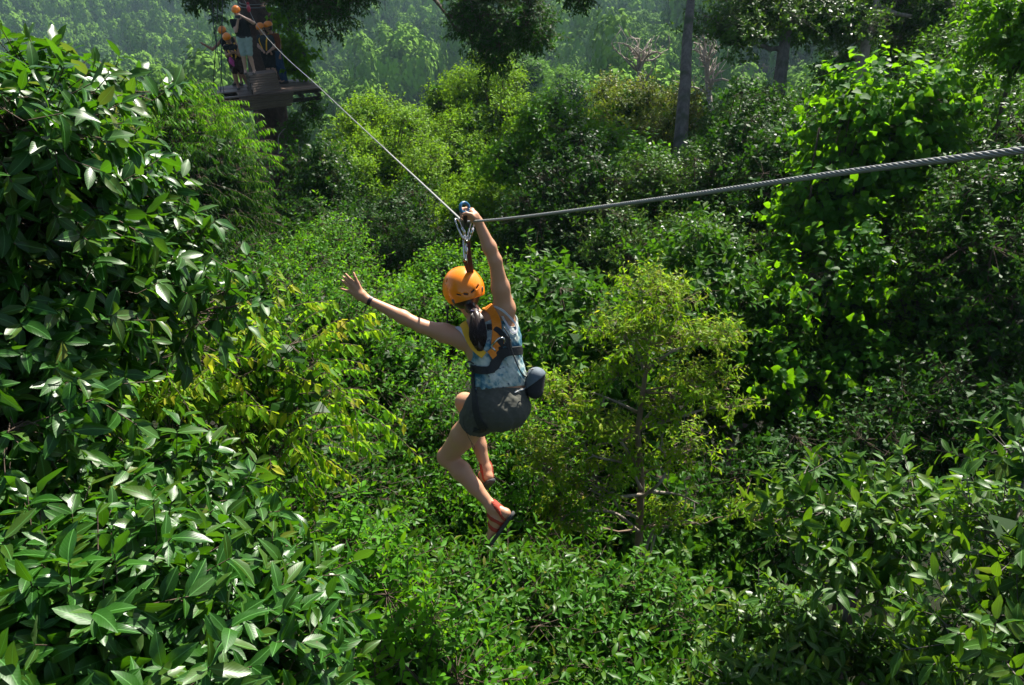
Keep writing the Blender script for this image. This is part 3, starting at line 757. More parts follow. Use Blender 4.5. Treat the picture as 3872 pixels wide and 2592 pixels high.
T('broadleaf_tree', 111, 'mid', [bl(2200, 1350, 10.6, 1.3, 1.0, 1.0), bl(2650, 1100, 11.6, 1.2, 1.0, .9), bl(2820, 1350, 11.6, .8, 1, .6), bl(2350, 1800, 10.6, 1.1, 1, .8), bl(2050, 1150, 11.6, .9, .8, .6)],
  'broad leaved tree of dark and light green standing behind the slender tree', clumps=560, L=.135, W=.55, clump_r=.45, trunk_r=.2)
T('broadleaf_tree', 142, 'mid', [bl(2720, 2130, 9.6, .62, .7, .42), bl(2500, 2150, 9.4, .5, .6, .4)], 'low broad leaved crown beside the foot of the slender tree', clumps=240, L=.13, W=.55, clump_r=.4, trunk_r=.1)
T('bushy_tree', 112, 'fresh', [bl(1250, 1250, 9.6, .8, .7, .65), bl(1500, 1430, 9.8, .9, .8, .7), bl(1350, 1750, 9.0, 1.0, .8, .8), bl(1650, 1700, 9.3, .8, .8, .8), bl(1080, 1500, 8.6, .5, .6, .6)],
  'bright green bushy tree of small leaves behind the rider\'s left arm', clumps=560, L=.075, W=.40, clump_r=.34, tpl='tiny', trunk_r=.15)
T('bushy_tree', 113, 'fresh', [bl(1400, 2060, 7.8, .75, .6, .45), bl(1750, 1960, 8.4, .9, .8, .55), bl(1950, 1800, 8.8, .8, .8, .6), bl(1180, 1900, 7.6, .5, .5, .5)],
  'small leaved green tree directly below the rider\'s feet', clumps=380, L=.075, W=.40, clump_r=.30, tpl='tiny', trunk_r=.14)
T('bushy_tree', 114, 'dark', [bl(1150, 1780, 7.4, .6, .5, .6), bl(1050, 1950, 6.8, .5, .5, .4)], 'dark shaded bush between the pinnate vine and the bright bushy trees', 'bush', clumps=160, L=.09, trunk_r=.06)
# vine covered mound and centre
T('vine_covered_tree', 115, 'fresh', [bl(1720, 1040, 14.5, .85, .9, .60), bl(1900, 1130, 14, .6, .7, .5), bl(1520, 1180, 13, .55, .7, .45), bl(1640, 1150, 14, .5, .6, .5)],
  'rounded green mound of creeper right behind the rider\'s helmet', clumps=420, L=.075, W=.6, clump_r=.32, tpl='tiny', trunk_r=.15)
T('bushy_tree', 116, 'fresh', [bl(1080, 1110, 12.5, .7, .7, .6), bl(1270, 960, 15, .6, .7, .5), bl(1180, 1020, 14, .6, .7, .5)], 'green shrubby tree in front of the dark trunk base, left of the rider', clumps=360, L=.08, tpl='tiny', trunk_r=.12)
# column of creeper in the middle right
T('vine_column', 117, 'dark', [bl(2150, 600, 19, .8, .9, 1.1), bl(2060, 830, 18.5, .8, .9, 1.1), bl(2250, 760, 18, .8, .8, 1.5), bl(2150, 1000, 17.5, 1.1, .9, 1.1)], 'tall dark column of creeper left of the rust tinged tree', 'tree', clumps=520, L=.10, W=.6, clump_r=.45, tipflush=0, tpl='tiny', ct=3.0, trunk_r=.22)
T('bushy_tree', 118, 'fresh', [bl(2080, 455, 20, .85, .8, .35), bl(2290, 540, 19.5, .5, .6, .4), bl(1930, 590, 20, .5, .6, .4), bl(2400, 650, 18.5, .55, .6, .5)], 'bright leafy crown sitting on top of the dark creeper column', clumps=260, L=.12, W=.5, clump_r=.42, tpl='tiny', ct=3.0, trunk_r=.2)
T('rust_tinged_tree', 119, 'rust', [bl(2400, 400, 24, 1.0, 1.1, .7), bl(2570, 470, 23, 1.1, 1.1, .7), bl(2440, 590, 22.5, 1.3, 1.2, .9), bl(2660, 600, 22, .8, .9, .8), bl(2300, 350, 26, .5, .8, .3)],
  'tree with rusty orange young leaves left of the smooth grey trunk', clumps=620, L=.10, W=.42, clump_r=.36, topflush=.7, tipflush=.3, tpl='tiny', ct=3.0, trunk_r=.2)
T('creeper_covered_tree', 120, 'grey', [bl(2680, 760, 16.5, 1.1, 1.0, .9), bl(2480, 760, 17, 1.0, 1.0, .9), bl(2580, 950, 15, 1.2, 1.0, .9), bl(2330, 880, 16, .6, .7, .5), bl(2780, 640, 17, .6, .6, .5), bl(2750, 980, 14, .8, .8, .7)],
  'grey-green creeper covered tree around the foot of the smooth grey trunk', clumps=600, L=.085, W=.5, clump_r=.4, tpl='tiny', ct=3.0, trunk_r=.18)
# yellow-green crowns
T('yellow_green_tree', 121, 'yellow', [bl(1820, 330, 32, 1.3, 1.2, 1.1), bl(1900, 420, 31, 1.3, 1.2, 1.2), bl(1800, 500, 30, 1.8, 1.6, 1.4), bl(1650, 370, 33, .6, .6, .8), bl(1730, 620, 29, 1.8, 1.5, 1.4), bl(1980, 520, 30, 1.0, 1, 1.0), bl(1740, 320, 33, .6, .8, .4)],
  'tall yellow-green tree with tufted crown right of the cable, the brightest in the middle', clumps=900, L=.11, W=.6, clump_r=.34, tipflush=.1, ct=3.2, tpl='tiny', zsq=.6, trunk_r=.28, twig_len=.35)
T('yellow_green_tree', 122, 'yellow', [bl(1390, 470, 31, 1.3, 1.2, 1.0), bl(1540, 500, 30, 1.5, 1.3, 1.1), bl(1450, 640, 28, 2.2, 1.6, 1.3), bl(1350, 720, 26, 1.2, 1.2, 1.1), bl(1590, 720, 26, 1.1, 1.1, 1.1)],
  'broad yellow-green crown that the cable crosses, left of the tallest yellow-green tree', clumps=800, L=.11, W=.6, clump_r=.34, ct=3.2, tpl='tiny', zsq=.6, trunk_r=.26, twig_len=.35)
T('yellow_green_tree', 123, 'yellow', [bl(1860, 740, 23, 1.2, 1.1, .75), bl(1780, 830, 21, 1.0, 1.1, .7), bl(1990, 800, 22, .7, .8, .7), bl(1950, 640, 25, .9, .9, .8)],
  'low yellow-green crown just behind the rider\'s raised hand', clumps=520, L=.11, W=.6, clump_r=.34, ct=3.2, tpl='tiny', zsq=.6, trunk_r=.18)
T('bushy_tree', 124, 'dark', [bl(1500, 830, 22, 1.4, 1.2, 1.0), bl(1330, 840, 21, 1.0, 1.0, .8), bl(1620, 960, 20, .9, 1, .7), bl(1400, 980, 19, .9, 1, .6)], 'shaded green tree under the cable, between the dark trunk and the raised hand', clumps=380, L=.10, clump_r=.45, tpl='tiny', ct=3.0, trunk_r=.2)  # dark leaf colour paints in the shade of this gap
# left middle: feathery tree
ft = dict(style='pinnate', per=14, twig_len=.5, L=.15, W=.22, droop=.35, curl=.2, clump_r=.45, twigs=6, inner=.45, twr=.004, zsq=.5)
T('feathery_tree', 125, 'fresh', [bl(690, 360, 17.5, .42, .42, .55), bl(690, 480, 17, .8, .8, .7), bl(620, 560, 16.5, .5, .5, .5), bl(810, 580, 16.5, .7, .7, .6)], 'feathery light green cone shaped tree left of the platform', clumps=200, trunk_r=.12, **ft)
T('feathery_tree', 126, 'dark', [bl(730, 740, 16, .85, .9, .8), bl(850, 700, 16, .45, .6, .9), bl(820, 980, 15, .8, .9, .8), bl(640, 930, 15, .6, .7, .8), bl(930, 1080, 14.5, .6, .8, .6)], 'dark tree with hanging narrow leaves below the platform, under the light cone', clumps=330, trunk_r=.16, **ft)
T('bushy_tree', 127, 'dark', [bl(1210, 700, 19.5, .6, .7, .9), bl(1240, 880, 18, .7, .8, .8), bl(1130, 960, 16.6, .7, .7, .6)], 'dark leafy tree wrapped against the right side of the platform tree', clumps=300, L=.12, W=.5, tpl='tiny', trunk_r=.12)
T('bushy_tree', 128, 'mid', [bl(720, 1190, 12, .8, .7, .6), bl(950, 1190, 12.5, .8, .7, .6), bl(1130, 1330, 11, .6, .6, .5)], 'dim green bush under the hanging-leaved tree, above the pinnate vine', 'bush', clumps=260, L=.09, tpl='tiny', trunk_r=.1)
T('autumn_bush', 129, 'rust', [bl(250, 560, 38, 3.2, 2, 1.6), bl(450, 520, 40, 2.6, 2, 1.5), bl(80, 640, 34, 2.4, 2, 2), bl(420, 700, 32, 2.2, 2, 1.6)], 'brownish yellow thin crowned tree seen through the left tree\'s gap', clumps=380, L=.16, W=.5, clump_r=.7, flush=.25, topflush=.5, trunk_r=.2)
# right side: heart leaved vine over a dead tree
hv = dict(tpl='heart', L=.125, W=.95, clump_r=.42, inner=.72, droop=.55, up=.6, spread=.9, bottom=-.8, twig_len=.3, zsq=.8, curl=.1, tipflush=.15, per=6)
hv1 = T('heart_leaf_vine', 130, 'heart', [bl(3330, 400, 12.5, .95, .8, .40), bl(3330, 640, 12.4, .95, .8, .9), bl(3170, 760, 12.3, .5, .6, .9), bl(3470, 740, 12.4, .55, .6, .9)],
  'dome of bright heart shaped creeper leaves hanging like a curtain on the right', 'vine', clumps=420, trunk_r=.14, **hv)
T('heart_leaf_vine', 131, 'heart', [bl(3300, 1120, 11.6, 1.0, .9, .9), bl(3100, 1150, 11.5, .8, .8, .8), bl(3250, 1500, 11, 1.0, .8, .9), bl(3020, 1400, 11, .6, .6, .6)],
  'lower shaded curtain of heart leaved creeper under the bright dome', 'vine', clumps=430, trunk_r=.14, **dict(hv, L=.10))
T('bushy_tree', 132, 'mid', [bl(3700, 820, 10.5, .8, .8, .9), bl(3800, 1150, 10, .9, .8, 1.0), bl(3600, 1150, 10.5, .7, .7, .8), bl(3870, 700, 10.5, .8, .8, .8)],
  'glittering small leaved tree at the right edge under the cable', clumps=520, L=.085, W=.40, clump_r=.36, tpl='tiny', trunk_r=.16)
T('bushy_tree', 133, 'mid', [bl(3660, 330, 17, .8, 1.0, .6), bl(3740, 430, 15, .7, .9, .6), bl(3620, 200, 19, .9, 1, .5), bl(3850, 480, 13.5, .7, .8, .6), bl(3650, 620, 13, .7, .7, .6)],
  'light green tree right of the heart leaved dome, above the cable', clumps=460, L=.11, W=.42, clump_r=.42, tpl='tiny', vs=1.2, trunk_r=.18, topflush=.2)
T('bushy_tree', 134, 'fresh', [bl(3840, 60, 12, .35, .4, .5), bl(3872, 200, 12, .3, .3, .4)], 'spray of bright leaves hanging in the top right corner', clumps=60, L=.14, W=.5, clump_r=.35, vs=1.0, trunk_r=.1)
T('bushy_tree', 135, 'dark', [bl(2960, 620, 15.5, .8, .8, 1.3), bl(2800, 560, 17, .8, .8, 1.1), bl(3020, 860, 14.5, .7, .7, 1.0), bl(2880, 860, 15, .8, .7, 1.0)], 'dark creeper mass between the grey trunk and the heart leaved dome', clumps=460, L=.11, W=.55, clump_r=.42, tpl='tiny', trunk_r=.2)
T('bushy_tree', 136, 'dark', [bl(3500, 1650, 9.5, .9, .8, .8), bl(3200, 1850, 9, .9, .8, .7), bl(3750, 1600, 9, .8, .8, .8), bl(2950, 1800, 9.8, .8, .8, .8)], 'dark shaded thicket behind the whorled tree in the lower right', 'bush', clumps=380, L=.085, W=.45, clump_r=.4, tpl='tiny', trunk_r=.12)  # shade of the lower right put into its dark leaf material
mb = MB(); r_ = rngof(61)
for i in range(70):
    x = 3080 + r_.random() * 500; y = 430 + r_.random() * 500; a = P(x, y, 11.75 + .5 * r_.random()); L_ = 1.0 + 2.5 * r_.random(); n_ = 8
    p = np.array([a + np.array([.05 * math.sin(j * .9 + i), .05 * math.cos(j * .7 + i), -L_ * j / n_]) for j in range(n_)]); mb.tube(p, .008 + .012 * r_.random() ** 3, 5)
mb.build('hanging_stems', BARK['brown'], hv1)
for (x0, seed, lab) in ((2425, 71, 'bare whitish dead tree standing in the bright valley canopy, left one'), (2680, 72, 'bare dead treetop in the valley canopy beside the smooth grey trunk')):
    r_ = rngof(seed); mb = MB(); b0 = P(x0, 420, 50); base = np.array([b0[0], b0[1], float(ground_z(b0[0], b0[1]))]); top = P(x0 - 15, 215, 50)
    e = empty('dead_tree', tuple(base)); tag(e, lab, 'tree'); t_ = MB(); t_.tube([base, P(x0 + 8, 420, 50), P(x0 - 4, 320, 50)], [.4, .22, .16], 8); t_.build('trunk', BARK['pale'], e)
    for k_ in range(16):
        s0 = r_.random(); a = P(x0 + 4, 360, 50) * (1 - s0) + top * s0; d = nrm(np.array([r_.normal(), r_.normal(), .9 + .5 * r_.random()])); L_ = 1.2 + 1.6 * r_.random(); p = [a]
        for j in range(5): d = nrm(d + r_.normal(0, .28, 3)); p.append(p[-1] + d * L_ / 5)
        mb.tube(p, np.linspace(.10, .025, 6), 5)
        for _ in range(3): j = r_.integers(1, 6); mb.tube([p[j], p[j] + r_.normal(0, .25, 3) + [0, 0, .3], p[j] + r_.normal(0, .45, 3) + [0, 0, .6]], [.035, .025, .012], 4)
    mb.tube([P(x0 - 4, 330, 50), P(x0 - 10, 270, 50), top], [.15, .10, .04], 6); mb.build('branches', BARK['pale'], e)
# upper right canopy with trunks
tr = [at_ground(2960, 380, 21)] + [P(*a) for a in ((2945, 340, 21.5), (2962, 200, 21.5), (2980, 90, 21.7), (3000, -20, 22), (3040, -160, 22.5))]
T('tall_tree', 137, 'grey', [bl(2830, 60, 22, 1.2, 1.2, .5), bl(3100, 60, 22, 1.6, 1.4, .7), bl(2780, 130, 21.5, .7, .8, .35), bl(3040, -120, 23, 2.0, 1.6, .8)], 'tall tree with brown forked trunk in the upper right', clumps=420, L=.12, W=.5, clump_r=.5, base=tr[0], trunk=np.array(tr), tpl='tiny', ct=3.0, vs=1.0, trunk_r=.20, bark=BARK['grey'])
tr = [at_ground(3245, 380, 21)] + [P(*a) for a in ((3245, 300, 22), (3265, 210, 22), (3285, 120, 22.3), (3310, 20, 22.6), (3340, -120, 23))]
T('tall_tree', 138, 'mid', [bl(3430, 40, 24, 1.4, 1.3, .7), bl(3200, 20, 26, 1.1, 1.2, .5), bl(3580, 80, 23, 1.0, 1.1, .8), bl(3440, 210, 25, 1.0, 1.2, .6), bl(3190, 250, 26, .6, .9, .5), bl(3330, -120, 24, 2.2, 1.6, .9)], 'tall tree with pale leaning trunk in the upper right', clumps=520, L=.13, W=.5, clump_r=.5, base=tr[0], trunk=np.array(tr), tpl='tiny', ct=3.0, vs=1.0, trunk_r=.20, bark=BARK['pale'])
T('bushy_tree', 139, 'mid', [bl(3110, 440, 20, 1.1, 1.1, .7), bl(2840, 440, 21, 1.0, 1.1, .7), bl(3060, 540, 18, .8, .9, .6), bl(2780, 500, 20, .7, .8, .6)], 'rounded dim tree around the feet of the brown and the pale trunks', clumps=460, L=.11, clump_r=.42, tpl='tiny', ct=3.0, vs=1.2, trunk_r=.2)
T('bushy_tree', 140, 'mid', [bl(3780, 60, 24, 1.6, 1.3, 1.0), bl(3700, 180, 22, 1.1, 1.1, .9), bl(3860, 280, 20, 1.0, 1, .9)], 'bluish green tree behind the hanging spray in the top right corner', clumps=330, L=.13, clump_r=.5, tpl='tiny', ct=3.0, vs=1.0, trunk_r=.2)
# smooth grey trunk
tr = np.array([at_ground(2590, 640, 20)] + [P(*a) for a in ((2585, 640, 20), (2572, 560, 20), (2578, 470, 20), (2592, 300, 20.2), (2598, 150, 20.5), (2612, 0, 20.8), (2630, -150, 21.2), (2650, -400, 22))])
g = grow('grey_trunk_tree', 141, tr[0], [(P(2650, -620, 22), (3.0, 2.5, 1.4))], st('mid', **dict(fresh, clumps=200, clump_r=.6, L=.14)), 'tall smooth grey trunk standing straight up right of the middle', trunk=tr, trunk_r=.21, bark=BARK['grey'])

# ------------------------------------------------------------------ filler canopy: copies of six crowns on the slope
def proto(seed, mat, L, W, clumps, rr):
    rng = rngof(seed)
    b = [((0, 0, 0), (.8, .8, .8)), ((.5, .3, -.4), (.5, .5, .8)), ((-.45, .3, -.6), (.5, .5, .8)), ((.1, -.5, -.8), (.55, .5, .9)), ((0, 0, -1.4), (.75, .75, 1.3)), ((.3, .2, -2.4), (.6, .6, 1.0))]
    b = [(np.array(c) * rr, np.array(r) * rr) for c, r in b]
    base = np.array([0, 0, -6.0 * rr])
    root = grow('canopy_tree', seed, base, b, st(mat, **dict(fresh, clumps=clumps, L=L, W=W, clump_r=.28 * rr, twig_len=.18 * rr + .05, inner=.6, bottom=-.9, max_twig_wood=0)), 'x', trunk_r=.07 * rr)
    return root
def copy_thing(root, loc, rz, s):
    r = root.copy(); COL.objects.link(r); r.location = loc; r.rotation_euler = (0, 0, rz); r.scale = s
    for ch in root.children:
        c = ch.copy(); COL.objects.link(c); c.parent = r
    return r
def label_copy(r, label, group, cat='tree'):
    r['label'] = label; r['group'] = group; r['category'] = cat
PR = [proto(201, 'mid', .10, .45, 330, 1.3), proto(202, 'fresh', .085, .42, 360, 1.2), proto(203, 'dark', .11, .5, 320, 1.3),
      proto(204, 'grey', .10, .45, 320, 1.3), proto(205, 'yellow', .12, .5, 300, 1.5), proto(206, 'valley', .20, .6, 520, 3.4), proto(207, 'valley', .22, .6, 480, 3.6)]
used = set()
def place(i, p, s, rz, label, group, sz=None):
    root = PR[i]; sz = sz or s
    base = np.array([p[0], p[1], p[2] - 6.0 * (1.3, 1.2, 1.3, 1.3, 1.5, 3.4, 3.6)[i] * sz])
    if i in used: r = copy_thing(root, base, rz, (s, s, sz))
    else:
        used.add(i); r = root
        for ch in r.children: pass
        r.location = base; r.rotation_euler = (0, 0, rz); r.scale = (s, s, sz)
    label_copy(r, label, group)
    return r
rngf = rngof(77)
NAMES = ['mid green', 'bright green', 'shade-darkened green', 'grey-green', 'yellow-green']
def clear_view(px, py, d):
    """keep the trunk of the platform tree and the hazy hill in sight"""
    if 900 < px < 1150 and py < 900: return False
    if px < 1250 and py < 800: return False
    return True
rows = [(2500, 9.0, 560, 1.0), (2150, 11.5, 560, 1.15), (1850, 14.0, 520, 1.3), (1560, 16.5, 480, 1.35), (1320, 19, 450, 1.4), (1100, 23, 400, 1.5), (930, 27, 380, 1.6), (790, 32, 340, 1.7), (680, 38, 300, 1.8)]
for (py, d, step, s) in rows:
    x = -200 + rngf.random() * step
    while x < 4100:
        dd = d * (1 + .12 * abs(rngf.normal())); y_ = py + rngf.normal(0, 110)
        i = int(rngf.choice([0, 2, 2, 2, 3] if py > 900 else [0, 2, 2, 3, 4])); q = s * (.75 + .5 * rngf.random()); rz = rngf.random() * 6.28  # mostly dark-leaved crowns, painting in the shade of the gaps
        if x > 2650 and y_ > 1250: i = 2  # lower right: every crown dark-leaved, its shade put into the colour
        if clear_view(x, y_, dd):
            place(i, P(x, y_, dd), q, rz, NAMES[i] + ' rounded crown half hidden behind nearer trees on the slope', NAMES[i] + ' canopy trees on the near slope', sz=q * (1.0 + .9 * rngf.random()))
        x += step * (.8 + .4 * rngf.random())
# valley canopy beyond, flat bright crowns
for k in range(112):
    if k < 84: px = 1850 + rngf.random() * 1750; py = 215 + 170 * rngf.random() ** 1.3; d = float(np.interp(py, [215, 300, 400], [112, 84, 62]))
    else: px = rngf.random() * 1900; py = 470 + 90 * rngf.random(); d = float(np.interp(py, [460, 560], [66, 48]))
    place(5 + k % 2, P(px, py, d), .75 + .5 * rngf.random(), rngf.random() * 6.28, 'flat bright green crown in the sunlit valley canopy before the hazy hill', 'valley canopy trees', sz=.5 + .2 * rngf.random())
for i, r in enumerate(PR):
    if i not in used:
        for ch in list(r.children): bpy.data.objects.remove(ch)
        bpy.data.objects.remove(r)
open('/tmp/lt','w').write(str(LEAF_COUNT[0]))
# ================================================================== smooth bodies from distance fields
class SDF:
    """signed distance grid: rounded cones and ellipsoids blended smoothly, surfaced with surface nets"""
    def __init__(s, lo, hi, h):
        s.h = h; s.lo = np.asarray(lo, float); n = np.ceil((np.asarray(hi, float) - s.lo) / h).astype(int) + 1
        s.n = n; s.f = np.full(n, 1.0, np.float32)
        s.ax = [s.lo[i] + np.arange(n[i]) * h for i in range(3)]
    def _sub(s, lo, hi):
        a = np.clip(((lo - s.lo) / s.h).astype(int) - 1, 0, s.n - 1); b = np.clip(((hi - s.lo) / s.h).astype(int) + 2, 1, s.n)
        sl = tuple(slice(a[i], b[i]) for i in range(3))
        X, Y, Z = np.meshgrid(*[s.ax[i][sl[i]] for i in range(3)], indexing='ij')
        return sl, np.stack([X, Y, Z], -1)
    def _smin(s, sl, d, k):
        f = s.f[sl]
        if k <= 0: s.f[sl] = np.minimum(f, d); return
        h = np.clip(0.5 + 0.5 * (f - d) / k, 0, 1); s.f[sl] = (f * (1 - h) + d * h - k * h * (1 - h)).astype(np.float32)
    def cone(s, a, b, ra, rb, k=0.02, sub=False):
        a = np.asarray(a, float); b = np.asarray(b, float); m = max(ra, rb) + k * 2 + 3 * s.h
        sl, p = s._sub(np.minimum(a, b) - m, np.maximum(a, b) + m)
        if 0 in s.f[sl].shape: return s
        ab = b - a; L2 = max(ab @ ab, 1e-9); t = np.clip(((p - a) @ ab) / L2, 0, 1)
        d = np.linalg.norm(p - a - t[..., None] * ab, axis=-1) - (ra + (rb - ra) * t)
        if sub: s.f[sl] = np.maximum(s.f[sl], -d)
        else: s._smin(sl, d, k)
        return s
    def chain(s, pts, rs, k=0.02):
        for i in range(len(pts) - 1): s.cone(pts[i], pts[i + 1], rs[i], rs[i + 1], k)
        return s
    def ell(s, c, r, axes=None, k=0.02, sub=False):
        c = np.asarray(c, float); r = np.asarray(r, float); A = np.eye(3) if axes is None else np.asarray(axes, float)
        m = r.max() + k * 2 + 3 * s.h
        sl, p = s._sub(c - m, c + m)
        q = (p - c) @ A.T; k0 = np.linalg.norm(q / r, axis=-1); k1 = np.linalg.norm(q / (r * r), axis=-1)
        d = k0 * (k0 - 1.0) / np.maximum(k1, 1e-6)
        if sub: s.f[sl] = np.maximum(s.f[sl], -d)
        else: s._smin(sl, d, k)
        return s
    def grid(s):
        X, Y, Z = np.meshgrid(*s.ax, indexing='ij'); return np.stack([X, Y, Z], -1)
    def keep(s, c, n):
        """keep the side of plane (c, n) that n points away from"""
        n = np.asarray(n, float); n = n / np.linalg.norm(n); c = np.asarray(c, float)
        d = (s.ax[0][:, None, None] - c[0]) * n[0] + (s.ax[1][None, :, None] - c[1]) * n[1] + (s.ax[2][None, None, :] - c[2]) * n[2]
        s.f = np.maximum(s.f, d.astype(np.float32)); return s
    def copy(s, off=0.0):
        c = SDF.__new__(SDF); c.h, c.lo, c.n, c.ax = s.h, s.lo, s.n, s.ax; c.f = s.f - np.float32(off); return c
    def fold(s, amp, freq, seed=0, dirs=None):
        rng = rngof(seed)
        for i in range(4):
            w = rng.normal(0, 1, 3) * freq * (1 + .5 * i)
            if dirs is not None: w = w - np.asarray(dirs) * (w @ np.asarray(dirs)) * .8
            ph = s.ax[0][:, None, None] * w[0] + s.ax[1][None, :, None] * w[1] + s.ax[2][None, None, :] * w[2]
            s.f += (amp / (1 + .4 * i) * np.sin(ph + rng.random() * 6)).astype(np.float32)
        return s
    def mesh(s, name):
        f = s.f; ins = f < 0
        idx = np.zeros(np.array(f.shape) - 1, np.int32)
        for dx in (0, 1):
            for dy in (0, 1):
                for dz in (0, 1):
                    idx += ins[dx:f.shape[0] - 1 + dx, dy:f.shape[1] - 1 + dy, dz:f.shape[2] - 1 + dz]
        act = (idx > 0) & (idx < 8); cells = np.argwhere(act); nc = len(cells)
        cid = np.full(act.shape, -1, np.int32); cid[act] = np.arange(nc)
        acc = np.zeros((nc, 3)); cnt = np.zeros(nc)
        cor = [(x, y, z) for x in (0, 1) for y in (0, 1) for z in (0, 1)]
        val = {c: f[cells[:, 0] + c[0], cells[:, 1] + c[1], cells[:, 2] + c[2]] for c in cor}
        for a in range(3):
            for c in cor:
                if c[a]: continue
                c2 = list(c); c2[a] = 1; c2 = tuple(c2); v0, v1 = val[c], val[c2]
                m = (v0 < 0) != (v1 < 0); t = np.where(m, v0 / np.where(m, v0 - v1, 1), 0)
                p = np.array(c, float)[None].repeat(nc, 0); p[:, a] += t
                acc += np.where(m[:, None], p, 0); cnt += m
        v = s.lo + (cells + acc / cnt[:, None]) * s.h
        Q = []
        for a in range(3):
            b, d = (a + 1) % 3, (a + 2) % 3
            sl0 = [slice(1, -1)] * 3; sl1 = [slice(1, -1)] * 3; sl0[a] = slice(0, -1); sl1[a] = slice(1, None)
            A = ins[tuple(sl0)]; B = ins[tuple(sl1)]
            for flip, m in ((False, A & ~B), (True, ~A & B)):
                e = np.argwhere(m)
                if not len(e): continue
                for q in (b, d): e[:, q] += 1
                o1 = e.copy(); o1[:, b] -= 1; o2 = o1.copy(); o2[:, d] -= 1; o3 = e.copy(); o3[:, d] -= 1
                g = lambda x: cid[x[:, 0], x[:, 1], x[:, 2]]
                qd = np.stack([g(e), g(o1), g(o2), g(o3)], 1)
                Q.append(qd if not flip else qd[:, ::-1])
        Q = np.concatenate(Q); Q = Q[(Q >= 0).all(1)]
        # two rounds of gentle smoothing
        for _ in range(2):
            s_ = np.zeros_like(v); c_ = np.zeros(len(v))
            for i in range(4):
                for j in (1, 3): np.add.at(s_, Q[:, i], v[Q[:, (i + j) % 4]]); np.add.at(c_, Q[:, i], 1)
            v = v * .5 + .5 * s_ / np.maximum(c_, 1)[:, None]
        return mesh_np(name, v, quads=Q)

from mathutils.bvhtree import BVHTree
def bvh_of(me):
    n = len(me.vertices); co = np.empty(n * 3, np.float32); me.vertices.foreach_get('co', co)
    return BVHTree.FromPolygons([tuple(x) for x in co.reshape(-1, 3).tolist()], [tuple(p.vertices) for p in me.polygons])
def smooth_path(pts, n=24):
    """Catmull-Rom through the points"""
    p = np.asarray(pts, float); p = np.concatenate([[2 * p[0] - p[1]], p, [2 * p[-1] - p[-2]]]); out = []
    m = len(p) - 3; per = max(2, n // m)
    for i in range(m):
        for t in np.arange(per) / per:
            a, b, c, d = p[i:i + 4]; out.append(.5 * ((2 * b) + (c - a) * t + (2 * a - 5 * b + 4 * c - d) * t * t + (3 * b - a - 3 * c + d) * t ** 3))
    out.append(p[-2]); return np.array(out)
def ribbon(pts, nrms, width, thick, name, mat, parent, taper=None):
    """flat strap: centre line, surface normals, full width and thickness"""
    pts = np.asarray(pts, float); k = len(pts); T = np.gradient(pts, axis=0); T = nrm(T)
    Nn = nrm(np.asarray(nrms, float)); S = nrm(np.cross(T, Nn)); Nn = np.cross(S, T)
    w = np.full(k, width / 2.0) if taper is None else np.asarray(taper) * width / 2
    h = thick / 2
    c = [pts + S * w[:, None] + Nn * h * .3, pts + S * (w * .88)[:, None] + Nn * h, pts - S * (w * .88)[:, None] + Nn * h, pts - S * w[:, None] + Nn * h * .3, pts - S * w[:, None] - Nn * h, pts + S * w[:, None] - Nn * h]
    v = np.stack(c, 1).reshape(-1, 3); m = 6; q = []
    for i in range(k - 1):
        for j in range(m):
            q.append((i * m + j, i * m + (j + 1) % m, (i + 1) * m + (j + 1) % m, (i + 1) * m + j))
    for e in (0, (k - 1) * m): q += [(e, e + 1, e + 2, e + 3), (e, e + 3, e + 4, e + 5)]
    return obj(name, mesh_np(name, v, quads=q, smooth=False), mat, parent)
def drape(bvh, px, width, thick, name, mat, parent, lift=0.004, n=22, taper=None):
    """strap laid on a body: pixel way points are cast onto the body's surface"""
    path = smooth_path([(x, y, 0) for x, y in px], n); P_, N_ = [], []
    for x, y, _ in path:
        d = nrm(P(x, y, 1.0) - EYE); h = bvh.ray_cast(V(EYE), V(d))
        if h[0] is None:
            nn = bvh.find_nearest(V(P(x, y, 4.35))); P_.append(np.array(nn[0])); N_.append(np.array(nn[1]))
        else: P_.append(np.array(h[0])); N_.append(np.array(h[1]))
    P_ = np.array(P_); N_ = np.array(N_)
    for _ in range(4):
        P_[1:-1] = .25 * P_[:-2] + .5 * P_[1:-1] + .25 * P_[2:]; N_[1:-1] = .25 * N_[:-2] + .5 * N_[1:-1] + .25 * N_[2:]
    N_ = nrm(N_); N_ = np.where((np.sum(N_ * (EYE - P_), 1) < 0)[:, None], -N_, N_)
    return ribbon(P_ + N_ * lift, N_, width, thick, name, mat, parent, taper)

